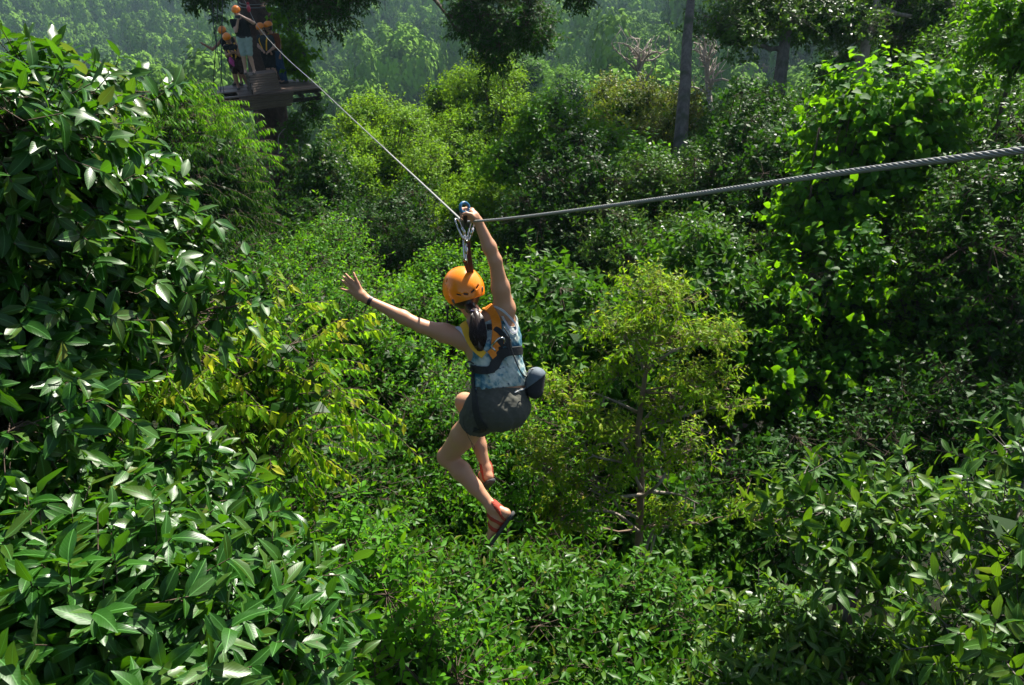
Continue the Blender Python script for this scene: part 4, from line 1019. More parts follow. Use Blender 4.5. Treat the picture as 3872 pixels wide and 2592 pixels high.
def skin_mat(name, c, c2):
    m, nt = new_mat(name)
    n1 = noise(nt, 9, 4); n2 = noise(nt, 240, 3)
    col = mixc(nt, c, c2, mathn(nt, 'MULTIPLY', n1, .6))
    p = finish(nt, col, 0.46, n2, 0.15, 0.001, 0.4)
    p.inputs['Subsurface Weight'].default_value = 0.12
    p.inputs['Subsurface Radius'].default_value = (1.0, 0.35, 0.2); p.inputs['Subsurface Scale'].default_value = 0.01
    return m
M = dict(
 skin=skin_mat('fair_skin', (0.53, 0.28, 0.165), (0.45, 0.21, 0.12)), skin_tan=skin_mat('tan_skin', (0.34, 0.18, 0.11), (0.26, 0.12, 0.07)),
 skin_pale=skin_mat('light_skin', (0.50, 0.30, 0.22), (0.42, 0.22, 0.15)),
 orange=mat_simple('orange_shell', (0.92, 0.27, 0.008), (0.84, 0.20, 0.006), 0.30, 6, spec=0.5, Coat_Weight=0.3),
 orange_web=mat_simple('orange_webbing', (0.88, 0.27, 0.01), (0.75, 0.20, 0.01), 0.7, 90, 0.5),
 yellow_web=mat_simple('yellow_webbing', (0.85, 0.48, 0.02), (0.75, 0.38, 0.01), 0.7, 90, 0.5),
 black_web=mat_simple('black_webbing', (0.012, 0.013, 0.013), (0.022, 0.023, 0.022), 0.75, 70, 0.4),
 black=mat_simple('black_plastic', (0.012, 0.012, 0.012), (0.018, 0.018, 0.018), 0.4),
 grey_plastic=mat_simple('grey_plastic', (0.10, 0.11, 0.10), (0.07, 0.08, 0.07), 0.4),
 hair=mat_simple('dark_hair', (0.018, 0.010, 0.008), (0.035, 0.018, 0.012), 0.38, 30, spec=0.5),
 steel=mat_simple('polished_steel', (0.62, 0.62, 0.60), (0.5, 0.5, 0.5), 0.22, 20, metal=1.0),
 wire=mat_simple('galvanised_wire', (0.34, 0.34, 0.32), (0.17, 0.17, 0.16), 0.45, 45, metal=0.6),
 blue=mat_simple('blue_ring', (0.012, 0.13, 0.26), (0.010, 0.10, 0.22), 0.35, 20, 0.1),
 brown_web=mat_simple('brown_webbing', (0.12, 0.045, 0.025), (0.07, 0.03, 0.02), 0.8, 60, 0.4),
 red_strap=mat_simple('red_orange_strap', (0.42, 0.045, 0.015), (0.28, 0.03, 0.012), 0.75, 70, 0.4),
 rubber=mat_simple('dark_rubber', (0.035, 0.037, 0.035), (0.05, 0.05, 0.05), 0.8, 60, 0.3),
 shorts=mat_simple('charcoal_shorts', (0.095, 0.095, 0.078), (0.065, 0.067, 0.055), 0.85, 12, 0.5, spec=0.2),
 trim=mat_simple('pale_trim', (0.55, 0.55, 0.58), (0.45, 0.45, 0.5), 0.9, 50, 0.2),
 white=mat_simple('white_piping', (0.75, 0.75, 0.72), (0.65, 0.65, 0.62), 0.8, 50),
 pouch=mat_simple('black_pouch', (0.012, 0.012, 0.014), (0.02, 0.02, 0.022), 0.85, 60, 0.4),
 slate=mat_simple('slate_blue_fabric', (0.13, 0.17, 0.20), (0.07, 0.09, 0.11), 0.75, 40, 0.3),
 denim=mat_simple('denim', (0.03, 0.07, 0.13), (0.02, 0.045, 0.09), 0.85, 20, 0.3, spec=0.2),
 tee_black=mat_simple('black_cotton', (0.014, 0.016, 0.017), (0.02, 0.022, 0.023), 0.9, 12, 0.3, spec=0.15),
 tee_rust=mat_simple('rust_cotton', (0.17, 0.05, 0.02), (0.12, 0.035, 0.015), 0.9, 12, 0.3, spec=0.15),
 tee_grey=mat_simple('grey_cotton', (0.045, 0.055, 0.058), (0.03, 0.04, 0.04), 0.9, 12, 0.3, spec=0.15),
 pale_shorts=mat_simple('pale_green_cotton', (0.32, 0.40, 0.36), (0.24, 0.31, 0.28), 0.9, 12, 0.3, spec=0.15),
 brown_shorts=mat_simple('dark_brown_cotton', (0.05, 0.03, 0.025), (0.03, 0.02, 0.016), 0.9, 12, 0.3, spec=0.15),
 pink=mat_simple('pink_cloth', (0.55, 0.07, 0.30), (0.42, 0.04, 0.22), 0.8, 30, 0.3),
 shoe=mat_simple('grey_shoe', (0.16, 0.13, 0.12), (0.10, 0.08, 0.07), 0.8, 40, 0.3),
 red_block=mat_simple('red_brake_block', (0.60, 0.03, 0.05), (0.45, 0.02, 0.04), 0.5, 40),
 rope=mat_simple('dark_green_rope', (0.035, 0.055, 0.050), (0.02, 0.03, 0.03), 0.85, 120, 0.5),
)
def tie_dye():
    m, nt = new_mat('tie_dye_cotton')
    n1 = noise(nt, 13, 5, rough=.6); n2 = noise(nt, 26, 4)
    c = ramp(nt, n1, [(0.36, (0.03, 0.12, 0.18)), (0.44, (0.13, 0.26, 0.30)), (0.50, (0.38, 0.46, 0.42)), (0.62, (0.60, 0.63, 0.56))])
    c = mixc(nt, c, (0.015, 0.07, 0.15), ramp(nt, n2, [(0.60, (0, 0, 0)), (0.66, (.85, .85, .85))]))
    finish(nt, c, 0.85, noise(nt, 200, 2), 0.2, 0.002, 0.2)
    return m
M['tiedye'] = tie_dye()
# ================================================================== platform tree, deck, ropes, cable
def RP(px, py, z):
    """point of the horizontal plane z seen at photo pixel px, py"""
    d = P(px, py, 1.0) - EYE; return EYE + d * ((z - CAM_Z) / d[2])
DZ = 26.3
P1 = P
def P(px, py, d): return P1(px, py, d * 1.233 if d > 13 else d)
def bl(px, py, d, rx, ry=None, rz=None): return (P(px, py, d), (rx, ry or rx, rz or rx))
def wood(name, a, b):
    m, nt = new_mat(name)
    tc = N(nt, "ShaderNodeTexCoord"); oi = N(nt, "ShaderNodeObjectInfo")
    n1 = noise(nt, 3.0, 6); n2 = noise(nt, 30, 4)
    col = mixc(nt, a, b, n1)
    col = mixc(nt, col, tuple(x * .35 for x in a), mathn(nt, 'MULTIPLY', oi.outputs['Random'], .6))
    col = mixc(nt, col, (.01, .01, .01), ramp(nt, n2, [(.55, (0, 0, 0)), (.8, (.5, .5, .5))]))
    finish(nt, col, 0.55, n2, 0.5, 0.01, 0.35); return m
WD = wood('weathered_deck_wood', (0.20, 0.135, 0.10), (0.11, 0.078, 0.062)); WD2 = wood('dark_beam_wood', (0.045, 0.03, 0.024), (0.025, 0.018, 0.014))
def hexa(name, q, thick, n, mat, parent, jig=0.0):
    """board: four top corners (in order), thickness along -n"""
    q = np.asarray(q, float) + np.asarray(n) * jig; n = np.asarray(n, float); v = np.concatenate([q, q - n * thick])
    f = [(0, 1, 2, 3), (7, 6, 5, 4), (0, 4, 5, 1), (1, 5, 6, 2), (2, 6, 7, 3), (3, 7, 4, 0)]
    return obj(name, mesh_np(name, v, quads=f, smooth=False), mat, parent)
def boards(A, B, C_, D, n, thick, nv, mat, parent, seed=1, gap=.07, name='plank'):
    """n boards side by side: A-B is one end (first to last board), D-C the other"""
    rng = rngof(seed); A, B, C_, D = map(np.asarray, (A, B, C_, D)); out = []
    for i in range(n):
        t0 = (i + gap / 2) / n; t1 = (i + 1 - gap / 2) / n; e0 = rng.normal(0, .012); e1 = rng.normal(0, .012)
        a0 = A + (B - A) * t0; a1 = A + (B - A) * t1; d0 = D + (C_ - D) * t0; d1 = D + (C_ - D) * t1; u = nrm(d0 - a0)
        out.append(hexa(name, [a0 + u * e0, d0 + u * e1, d1 + u * e1, a1 + u * e0], thick, nv, mat, parent, rng.normal(0, .003)))
    return out

# the big tree that carries the platform
tr = [at_ground(1075, 700, 18.8)] + [P(*a) for a in ((1068, 760, 18.6), (1052, 640, 18.9), (1036, 520, 19.2), (1022, 420, 19.5), (1008, 300, 19.8), (995, 180, 20.2), (975, 60, 20.5), (962, -60, 20.9), (950, -300, 21.6), (945, -520, 22.4))]
tr = smooth_path(tr, 30)
pt = empty('platform_tree', tuple(tr[0])); tag(pt, 'huge dark furrowed tree trunk that carries the wooden platform', 'tree')
rr = np.interp(np.linspace(0, 1, len(tr)), [0, .25, .6, .85, 1], [.66, .46, .47, .52, .50])
v, q = tubes(tr, rr, 40)
ang = np.tile(np.arange(40), len(tr)); k = np.repeat(np.arange(len(tr)), 40); cc = np.repeat(tr, 40, 0)
v = cc + (v - cc) * (1 + .10 * np.sin(ang * 2 * PI / 40 * 3 + k * .12) + .06 * np.sin(ang * 2 * PI / 40 * 7 + k * .2))[:, None]
obj('trunk', mesh_np('trunk', v, quads=q), BARK['big'], pt)
def bough(root, seed, path, r, blobs, S, cname='crown'):
    rng = rngof(seed); mb = MB(); path = smooth_path(path, 14); mb.tube(path, r * (1 - .75 * np.linspace(0, 1, len(path))), 8)
    C_, O_, Cc, T_, TD, nt_ = crown_tips(rng, blobs, S['clumps'], S['twigs'], S['clump_r'], .2, .35, .8, -1)
    tl = S['twig_len'] * (.6 + .8 * rng.random(len(T_)))
    pos, d, Nn, LL, r_, fl = twig_leaves(rng, T_, TD, tl, S['per'], S['L'], S.get('up', .8), S.get('droop', .3), .9, 'spiral', 0, S.get('tipflush', 0))
    W = LL * S['W']; obj(cname, leaves_mesh(cname, S.get('tpl', 'fine'), pos, d, Nn, LL, W, r_, fl, np.full(len(LL), .1) + rng.normal(0, .1, len(LL))), S['mat'], root)
    for c, _ in blobs:
        s = np.linspace(0, 1, 7)[:, None]; j = path[int(np.argmin(np.linalg.norm(path - c, axis=1)))]; pth = j * (1 - s) + np.asarray(c) * s; pth[1:-1] += rng.normal(0, .06, (5, 3)); mb.tube(pth, r * .35 * (1 - .7 * s[:, 0]), 5)
    s = np.linspace(0, 1, 5)[None, :, None]; br = Cc[:, None] * (1 - s) + C_[:, None] * s; br[:, 1:-1] += rng.normal(0, .04, (len(C_), 3, 3))
    v, q = tubes(br, np.full(br.shape[:2], .008), 3); mb.add(v, q)
    tw = np.stack([np.repeat(C_, nt_, 0), T_, T_ + TD * tl[:, None]], 1); v, q = tubes(tw, np.full(tw.shape[:2], .004), 3); mb.add(v, q)
    mb.build('bough', BARK['brown'], root)
hs = dict(mat=LM['dark'], clumps=110, twigs=9, per=8, clump_r=.34, twig_len=.28, L=.115, W=.42, droop=.55, tipflush=.3)
bough(pt, 301, [P(965, -250, 20.8), P(1100, -200, 19.5), P(1180, -80, 18.5), P(1230, -10, 18)], .13,
      [bl(1200, -20, 18, .75, .6, .40), bl(1290, 30, 17.6, .5, .5, .45), bl(1170, 60, 18, .30, .3, .22), bl(1360, -60, 17.5, .5, .5, .4), bl(1250, 100, 17.8, .2, .2, .2), bl(1090, -20, 18.4, .5, .4, .3)], dict(hs, clumps=100))
bough(pt, 302, [P(965, -300, 21), P(1250, -380, 19), P(1500, -150, 17), P(1640, -5, 16.5), P(1690, 60, 16.3)], .12,
      [bl(1790, 60, 16, .55, .5, .55), bl(1880, 150, 15.8, .5, .5, .45), bl(1990, 60, 15.6, .6, .5, .55), bl(1850, 230, 15.9, .28, .3, .26), bl(2040, 130, 15.5, .3, .3, .3), bl(1880, -80, 16, 1.1, .7, .5)], dict(hs, clumps=170))
bough(pt, 303, [P(965, -200, 20.8), P(900, -160, 19.6), P(820, -80, 19), P(790, -10, 18.8)], .10,
      [bl(800, -30, 18.8, .6, .5, .22), bl(815, 50, 18.6, .16, .16, .16), bl(700, -60, 19, .5, .4, .25), bl(740, 10, 18.9, .18, .2, .12)], dict(hs, clumps=44, clump_r=.22))
bough(pt, 304, [P(2400, -420, 19), P(2250, -200, 18), P(2200, -60, 17.5)], .05, [bl(2180, -30, 17.5, .4, .4, .2)], dict(hs, clumps=20))
top = RP(1000, 320, DZ) + np.array([2.6, 4.8, 7.0])
bough(pt, 307, [P(950, -420, 21.6), top - np.array([1.5, 1.5, 1.0]), top], .16, [(top, (3.4, 2.8, 1.6)), (top + [-2.8, -.6, .6], (2.2, 2, 1.4)), (top + [2.4, -.8, .2], (1.8, 1.6, 1.2))], dict(hs, clumps=420, clump_r=.5, twigs=14, tpl='tiny', L=.15, W=.5), 'upper_crown')
# creeper climbing its right side
bough(pt, 305, [P(1060, 560, 18.7), P(1075, 380, 18.9), P(1060, 200, 19.4), P(1050, 60, 19.8)], .03,
      [bl(1085, 200, 19.2, .22, .3, .55), bl(1140, 190, 19, .28, .3, .38), bl(1130, 260, 18.9, .22, .3, .3), bl(1070, 60, 19.6, .25, .3, .5), bl(1090, -10, 19.6, .3, .3, .4)],
      dict(mat=LM['heart'], clumps=90, twigs=6, per=5, clump_r=.2, twig_len=.2, L=.14, W=.62, tpl='heart', droop=.8), 'creeper')
bough(pt, 306, [P(1090, 900, 17.8), P(1085, 700, 18.2), P(1075, 560, 18.5)], .03,
      [bl(1110, 500, 18.4, .28, .3, .5), bl(1130, 640, 18, .4, .4, .6), bl(1180, 420, 18.6, .25, .3, .3), bl(1110, 800, 17.6, .5, .5, .6)],
      dict(mat=LM['mid'], clumps=110, twigs=7, per=6, clump_r=.24, twig_len=.2, L=.12, W=.5, droop=.6), 'creeper')
mb = MB()
lian = smooth_path([P(1085, 480, 18.3), P(1060, 505, 18.2), P(1052, 530, 18.2), P(1055, 580, 18.2), P(1048, 640, 18.1)], 24); mb.tube(lian, .012, 6)
mb.build('climbing_stem', BARK['pale'], pt)

# wooden platform
L_, FL, BR, RN = RP(799, 331, DZ), RP(822, 375, DZ), RP(1158, 296, DZ), RP(1216, 331, DZ)
pf = empty('wooden_platform', tuple((L_ + RN) / 2)); tag(pf, 'weathered plank platform built around the huge trunk, with a sloping landing ramp', 'platform')
up3 = np.array([0, 0, 1.0])
n = 10
for i in range(n):
    t0, t1 = (i + .04) / n, (i + .96) / n
    a0, a1 = L_ + (FL - L_) * t0, L_ + (FL - L_) * t1; d0, d1 = BR + (RN - BR) * t0, BR + (RN - BR) * t1
    segs = [(0, 1)]
    if 6 <= i <= 8: segs = [(0, .03), (.20, 1)]                   # rope hatch near the left front corner
    for s0, s1 in segs:
        f = lambda a, d, s: a + (d - a) * s
        hexa('plank', [f(a0, d0, s0), f(a0, d0, s1), f(a1, d1, s1), f(a1, d1, s0)], .035, up3, WD, pf, .003 * ((i * 7) % 3))
def beam(a, b, w, h, name='beam', mat=None):
    a = np.asarray(a, float); b = np.asarray(b, float); u = nrm(b - a); s = nrm(np.cross(u, up3)); t = np.cross(s, u)
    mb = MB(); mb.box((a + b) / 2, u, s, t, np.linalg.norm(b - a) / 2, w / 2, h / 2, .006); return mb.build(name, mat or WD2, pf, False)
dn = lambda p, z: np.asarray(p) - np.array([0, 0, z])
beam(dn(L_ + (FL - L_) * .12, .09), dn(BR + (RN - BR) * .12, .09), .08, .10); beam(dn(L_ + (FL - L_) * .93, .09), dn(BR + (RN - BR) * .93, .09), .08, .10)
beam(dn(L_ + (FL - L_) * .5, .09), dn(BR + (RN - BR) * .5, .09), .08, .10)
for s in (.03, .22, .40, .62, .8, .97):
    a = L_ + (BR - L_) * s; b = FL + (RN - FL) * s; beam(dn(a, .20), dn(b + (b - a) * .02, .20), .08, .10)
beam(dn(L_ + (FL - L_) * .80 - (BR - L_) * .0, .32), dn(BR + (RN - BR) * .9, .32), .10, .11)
# landing ramp: sloping boards up to a step box, and the apron hanging below the edge
A = RP(943, 286, DZ + .50); D = RP(1044, 274, DZ + .50); B = RP(959, 361, DZ + .02); C_ = RP(1062, 340, DZ + .02)
nv = nrm(np.cross(D - A, B - A)); nv = nv if nv @ (EYE - A) > 0 else -nv
boards(A, B, C_, D, 8, .03, nv, WD, pf, 3, .2)
A2 = RP(903, 371, DZ - .01) ; D2 = RP(1108, 347, DZ - .01); B2 = P1(918, 421, np.dot(A2 - EYE, FW) + .25); C2 = P1(1103, 398, np.dot(D2 - EYE, FW) + .25)
nv2 = nrm(np.cross(D2 - A2, B2 - A2)); nv2 = nv2 if nv2 @ (EYE - A2) > 0 else -nv2
boards(A2 + nv2 * .05, B2 + nv2 * .05, C2 + nv2 * .05, D2 + nv2 * .05, 6, .03, nv2, WD, pf, 4, .2)
back = nrm(np.array([A[0], A[1], 0]) - np.array([B[0], B[1], 0]))
TA, TD_ = A + back * .62, D + back * .62
boards(A + up3 * .0, TA, TD_, D, 5, .03, up3, WD, pf, 5, .08)                # top of the step box
for (p, q_, r_) in ((A, TA, B), (D, TD_, C_)):
    pz = lambda x: np.array([x[0], x[1], DZ + .005])
    side = nrm(np.cross(q_ - p, up3))
    for j in range(3):
        z0, z1 = .02 + j * .16, .145 + j * .16; t = 1 - z1 / .5
        a = pz(B if p is A else C_) * t + pz(p) * (1 - t)
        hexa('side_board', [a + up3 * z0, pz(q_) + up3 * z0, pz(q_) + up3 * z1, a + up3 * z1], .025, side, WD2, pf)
for k_, (x, y) in enumerate(((905, 300), (1108, 300))): pass

# ropes that hold and guard the platform
def rope(path, r, label, knots=(), group='thin dark ropes hanging by the platform'):
    p = smooth_path([P(*a) for a in path], 30); mb = MB(); mb.tube(p, r, 6)
    for a in knots: mb.ball(P(*a), (r * 2.6, r * 2.6, r * 3.4), nu=8, nv=6)
    o = mb.build('rope', M['rope']); tag(o, label, 'rope', group); return o
rope([(800, -60, 18.6), (806, 80, 18.3), (812, 130, 18.0), (818, 158, 17.9), (812, 230, 18.1), (806, 334, 19.0)], .013, 'leftmost rope beside the platform, gripped by the reaching person', [(811, 125, 18.0), (817, 152, 17.9)])
rope([(842, -60, 18.3), (840, 80, 18.0), (838, 150, 17.9), (837, 270, 17.8), (833, 368, 17.9)], .013, 'knotted rope hanging straight down into the hatch of the platform', [(841, 78, 18.0), (840, 148, 17.9), (839, 195, 17.9)])
rope([(828, -60, 18.4), (822, 60, 18.2), (818, 150, 17.95), (830, 250, 17.8), (846, 345, 17.75), (855, 402, 17.7), (866, 470, 17.7), (876, 520, 17.7)], .009, 'slanting thin rope that crosses the hatch and trails below the platform')
rope([(1062, -60, 19.5), (1080, 50, 19.2), (1121, 135, 19.0), (1168, 234, 19.0), (1207, 325, 19.1)], .010, 'guy rope running from the trunk down to the right corner of the platform')
rope([(893, -60, 19.6), (902, 40, 19.4), (903, 100, 19.3)], .014, 'thick short rope dangling behind the photographing man')
rope([(958, 410, 18.3), (968, 470, 18.3), (974, 540, 18.2), (980, 600, 18.1)], .018, 'dark liana hanging from under the platform beside the trunk')
rope([(1455, -60, 12), (1456, 20, 12), (1457, 42, 12)], .006, 'short dark stem dangling into the top edge over the hazy hill')

# steel wire rope of the zip line
P = P1
K = [(905, -40, 24.2), (940, 34, 23.3), (962, 80, 22.2), (998, 129, 20.4), (1038, 174, 18.6), (1096, 232, 16.2), (1186, 312, 13.2), (1320, 438, 9.4), (1449, 558, 7.6), (1600, 698, 5.4), (1752, 840, 4.22)]
K2 = [(1752, 840, 4.22), (1900, 829, 3.62), (2150, 799, 2.92), (2600, 738, 2.16), (3174, 655, 1.62), (3872, 568, 1.22), (4700, 470, .93), (5600, 380, .74)]
zc = empty('zip_line_cable', tuple(P(1752, 840, 4.22))); tag(zc, 'twisted steel wire rope running from the platform to the rider and past the photographer', 'cable')
farp = np.array([P(*a) for a in K]); nearp = np.array([P(*a) for a in K2])
def resample(p, step):
    d = np.concatenate([[0], np.cumsum(np.linalg.norm(np.diff(p, axis=0), axis=1))]); n = max(2, int(d[-1] / step)); s = np.linspace(0, d[-1], n)
    return np.stack([np.interp(s, d, p[:, i]) for i in range(3)], 1), s
cable = np.concatenate([smooth_path(farp, 200), smooth_path(nearp, 200)[1:]])
pp, ss = resample(cable, .0075)
for _ in range(60): pp[1:-1] = .25 * pp[:-2] + .5 * pp[1:-1] + .25 * pp[2:]
T_ = nrm(np.gradient(pp, axis=0)); A_ = nrm(np.cross(T_, [0, 0, 1.0])); B_ = np.cross(T_, A_)
dist = (pp - EYE) @ FW
keep = dist < 7.5
for k in range(6):
    ph = ss / .085 * 2 * PI + k * PI / 3; c = pp + (A_ * np.cos(ph)[:, None] + B_ * np.sin(ph)[:, None]) * .0043
    c = c[keep]; v, q = tubes(c, np.full(len(c), .00245), 6)
    obj('strand', mesh_np('strand', v, quads=q), M['wire'], zc)
mb = MB(); f2 = pp[~keep][::12]; mb.tube(f2, .0066, 8); mb.build('far_length', M['wire'], zc)
mb = MB(); mb.tube(pp[::12], .0026, 6); mb.build('core', M['wire'], zc)
# red brake block at the anchor
mb = MB(); a = P(938, 22, 23.5); b = P(942, 42, 23.1); mb.tube([a, a * .5 + b * .5, b], [.045, .06, .045], 10); mb.ball(a + [0, 0, .05], .05, nu=10, nv=6)
bk = mb.build('brake_block', M['red_block']); tag(bk, 'small red brake block where the cable meets the huge trunk', 'brake block')
mb = MB()
for z in (0, .04): 
    c = P(972, 8 + z * 300, 25.2); th = np.linspace(0, 2 * PI, 25); mb.tube(np.stack([c[0] + .54 * np.cos(th), c[1] + .54 * np.sin(th), c[2] + .05 * np.sin(th)], 1), .014, 6, False)
o = mb.build('anchor_sling', M['wire']); tag(o, 'steel sling wrapped round the huge trunk above the platform', 'cable sling')
# ================================================================== the rider
def Q(x, y, d=4.35): return P(x, y, d)
J = dict(neck=Q(1815, 1222, 4.38), chest=Q(1862, 1305, 4.36), waist=Q(1893, 1425, 4.36), hip=Q(1885, 1530, 4.38),
         shR=Q(1908, 1168, 4.30), elR=Q(1872, 985, 4.14), wrR=Q(1808, 838, 4.06), shL=Q(1752, 1282, 4.36), elL=Q(1588, 1232, 4.34), wrL=Q(1388, 1133, 4.34),
         hipL=Q(1822, 1562, 4.36), knL=Q(1690, 1728, 4.62), anL=Q(1856, 1912, 4.60), hipR=Q(1935, 1548, 4.46), knR=Q(1757, 1522, 4.76), anR=Q(1838, 1772, 4.74))
torso_l = lambda s, o=0: None
def torso(s, o=0.0):
    """chest, waist and hips"""
    lat1 = nrm(RT * .80 + UP * .50 + FW * .25); lat2 = nrm(RT * .93 + UP * .12 + FW * .3); lat3 = nrm(RT * .95 - UP * .02 + FW * .3)
    c, w, h, n = J['chest'], J['waist'], J['hip'], J['neck']
    for sg in (-1, 1):
        s.cone(n + lat1 * sg * .045 - UP * .02, c + lat1 * sg * .058, .055 + o, .085 + o, .05)
        s.cone(c + lat1 * sg * .058, w + lat2 * sg * .052, .085 + o, .077 + o, .05)
        s.cone(w + lat2 * sg * .052, h + lat3 * sg * .068, .077 + o, .104 + o, .05)
    s.cone(Q(1925, 1215, 4.33), Q(1925, 1330, 4.34), .040 + o, .055 + o, .05)           # back muscle under the raised arm
    s.cone(Q(1790, 1285, 4.36), Q(1835, 1370, 4.36), .050 + o, .060 + o, .05)
    s.cone(J['chest'] - FW * 0 + FW * .05 + RT * .03 + UP * .02, J['chest'] + FW * .06 - RT * .05, .07 + o, .07 + o, .05)
    s.ell(h - FW * .03 - UP * .03, (.15 + o, .10 + o, .11 + o), k=.05)
    return s
def thighs(s, o=0.0):
    s.chain([J['hipL'], (J['hipL'] + J['knL']) / 2, J['knL']], [.088 + o, .074 + o, .055 + o], .03)
    s.chain([J['hipR'], (J['hipR'] + J['knR']) / 2, J['knR']], [.088 + o, .074 + o, .055 + o], .03)
    return s
lo = np.minimum.reduce([Q(1270, 1100, 4.3), Q(1700, 760, 3.95), Q(1700, 2080, 4.3), Q(1700, 2080, 4.95), Q(1300, 1300, 4.95)]) - .06
hi = np.maximum.reduce([Q(2040, 1500, 4.3), Q(1700, 760, 4.2), Q(1700, 1500, 5.0), Q(1700, 1100, 4.9)]) + .06
body = SDF(lo, hi, .0055)
torso(body); thighs(body)
# neck and head
hc = Q(1757, 1112, 4.40); hu = nrm(-.20 * RT + .93 * UP - .30 * FW); hf = -.35 * RT + .95 * FW; hf = nrm(hf - hu * (hf @ hu)); hs_ = np.cross(hf, hu)
HA = np.array([hs_, hf, hu])
body.cone(J['neck'], hc - hu * .07, .050, .047, .03)
body.ell(hc + hu * .015, (.076, .092, .100), HA, .02)
body.cone(hc + hf * .045 - hu * .06, hc + hf * .06 - hu * .085, .045, .026, .03)                 # jaw and chin
body.cone(hc + hf * .088 - hu * .005, hc + hf * .106 - hu * .035, .009, .012, .012)              # nose
body.cone(hc + hf * .088 - hu * .062 - hs_ * .014, hc + hf * .088 - hu * .062 + hs_ * .014, .008, .008, .008)   # lips
for sg in (-1, 1):
    body.ell(hc + hs_ * sg * .079 - hu * .02, (.010, .020, .030), HA, .008)                       # ears
# arms
body.chain([J['neck'] + (J['shR'] - J['neck']) * .4, J['shR'], J['shR'] + (J['elR'] - J['shR']) * .45, J['elR']], [.05, .056, .046, .034], .03)
body.chain([J['elR'], J['elR'] + (J['wrR'] - J['elR']) * .35, J['wrR']], [.034, .036, .0235], .02)
body.chain([J['neck'] + (J['shL'] - J['neck']) * .4, J['shL'], J['shL'] + (J['elL'] - J['shL']) * .45, J['elL']], [.05, .058, .050, .036], .03)
body.chain([J['elL'], J['elL'] + (J['wrL'] - J['elL']) * .33, J['wrL']], [.036, .037, .0225], .02)
# left hand, spread open: palm, thumb up, three fingers together, little finger apart
w = J['wrL']; pc = Q(1352, 1102, 4.34)
body.chain([w, Q(1368, 1116, 4.34), Q(1340, 1082, 4.335)], [.022, .027, .019], .012); body.chain([w, Q(1362, 1120, 4.34), Q(1329, 1102, 4.345)], [.022, .026, .017], .012)
def finger(*pts, r=.0088): body.chain([Q(*p) for p in pts], [r * (1.08 - .12 * i) for i in range(len(pts))], .005)
finger((1346, 1078, 4.335), (1327, 1058, 4.325), (1316, 1047, 4.320), (1307, 1036, 4.318))
finger((1338, 1084, 4.335), (1318, 1066, 4.328), (1306, 1056, 4.325), (1297, 1046, 4.325))
finger((1331, 1092, 4.340), (1312, 1078, 4.335), (1302, 1069, 4.332), (1293, 1060, 4.332))
finger((1326, 1104, 4.345), (1309, 1100, 4.345), (1298, 1096, 4.345), (1289, 1092, 4.345), r=.0078)
finger((1366, 1100, 4.33), (1352, 1070, 4.325), (1343, 1050, 4.32), (1337, 1033, 4.32), r=.0105)
# right hand closed on the trolley handle
w = J['wrR']; body.chain([w, Q(1792, 820, 4.05), Q(1783, 806, 4.055)], [.0235, .027, .023], .012)
for i, y in enumerate((789, 801, 813, 825)):
    finger((1788 - i, y + 4, 4.075), (1762, y, 4.095), (1744, y + 2, 4.08), (1742, y + 5, 4.05), (1752, y + 8, 4.035), r=.0092 - .0004 * i)
finger((1797, 828, 4.03), (1780, 812, 4.015), (1765, 808, 4.01), (1750, 812, 4.015), r=.0112)
# legs below the knee, feet
kl = J['knL']; al = J['anL']
body.ell(kl, (.056, .056, .060), k=.02)
cb = -FW * .018 + RT * .012
body.chain([kl, kl + (al - kl) * .28 + cb, kl + (al - kl) * .62 + cb * .4, al], [.050, .057, .043, .030], .02)
kr = J['knR']; ar = J['anR']
body.ell(kr, (.056, .056, .060), k=.02)
body.chain([kr, kr + (ar - kr) * .30 + cb, kr + (ar - kr) * .65 + cb * .4, ar], [.050, .056, .042, .029], .02)
heL, baL, toL = Q(1912, 1942, 4.58), Q(1868, 1996, 4.66), Q(1850, 2030, 4.69)
body.cone(al, heL, .030, .027, .02); body.chain([al, Q(1868, 1955, 4.62), baL, toL], [.032, .033, .031, .016], .02); body.cone(heL, baL, .027, .026, .02)
lt = nrm(np.cross(toL - heL, RT * .75 - UP * .65))
for j in range(5):
    b0 = baL + lt * (j - 2) * .0155; body.cone(b0, toL + lt * (j - 2) * .0165 + (toL - baL) * (.25 - .10 * j), .011, .0085 if j else .011, .006)
heR, baR, toR = Q(1846, 1803, 4.72), Q(1822, 1828, 4.86), Q(1806, 1842, 4.93)
body.cone(ar, heR, .029, .027, .02); body.chain([ar, Q(1834, 1800, 4.78), baR, toR], [.031, .033, .030, .016], .02); body.cone(heR, baR, .027, .026, .02)
lr_ = nrm(np.cross(toR - heR, UP))
for j in range(5):
    b0 = baR + lr_ * (j - 2) * .0155; body.cone(b0, toR + lr_ * (j - 2) * .0165 + (toR - baR) * (.25 - .10 * j), .011, .0085 if j else .011, .006)

rd = empty('person', tuple(J['hip'])); tag(rd, 'woman riding the zip line in orange helmet and tie-dye tank top, arm spread', 'person')
bme = body.mesh('body'); obj('body', bme, M['skin'], rd)
BV = bvh_of(bme)
for sg in (-1, 1):
    mb = MB(); mb.ball(hc + hf * .080 + hs_ * sg * .031 + hu * .008, .013, nu=12, nv=8); mb.build('eye', M['white'], rd)
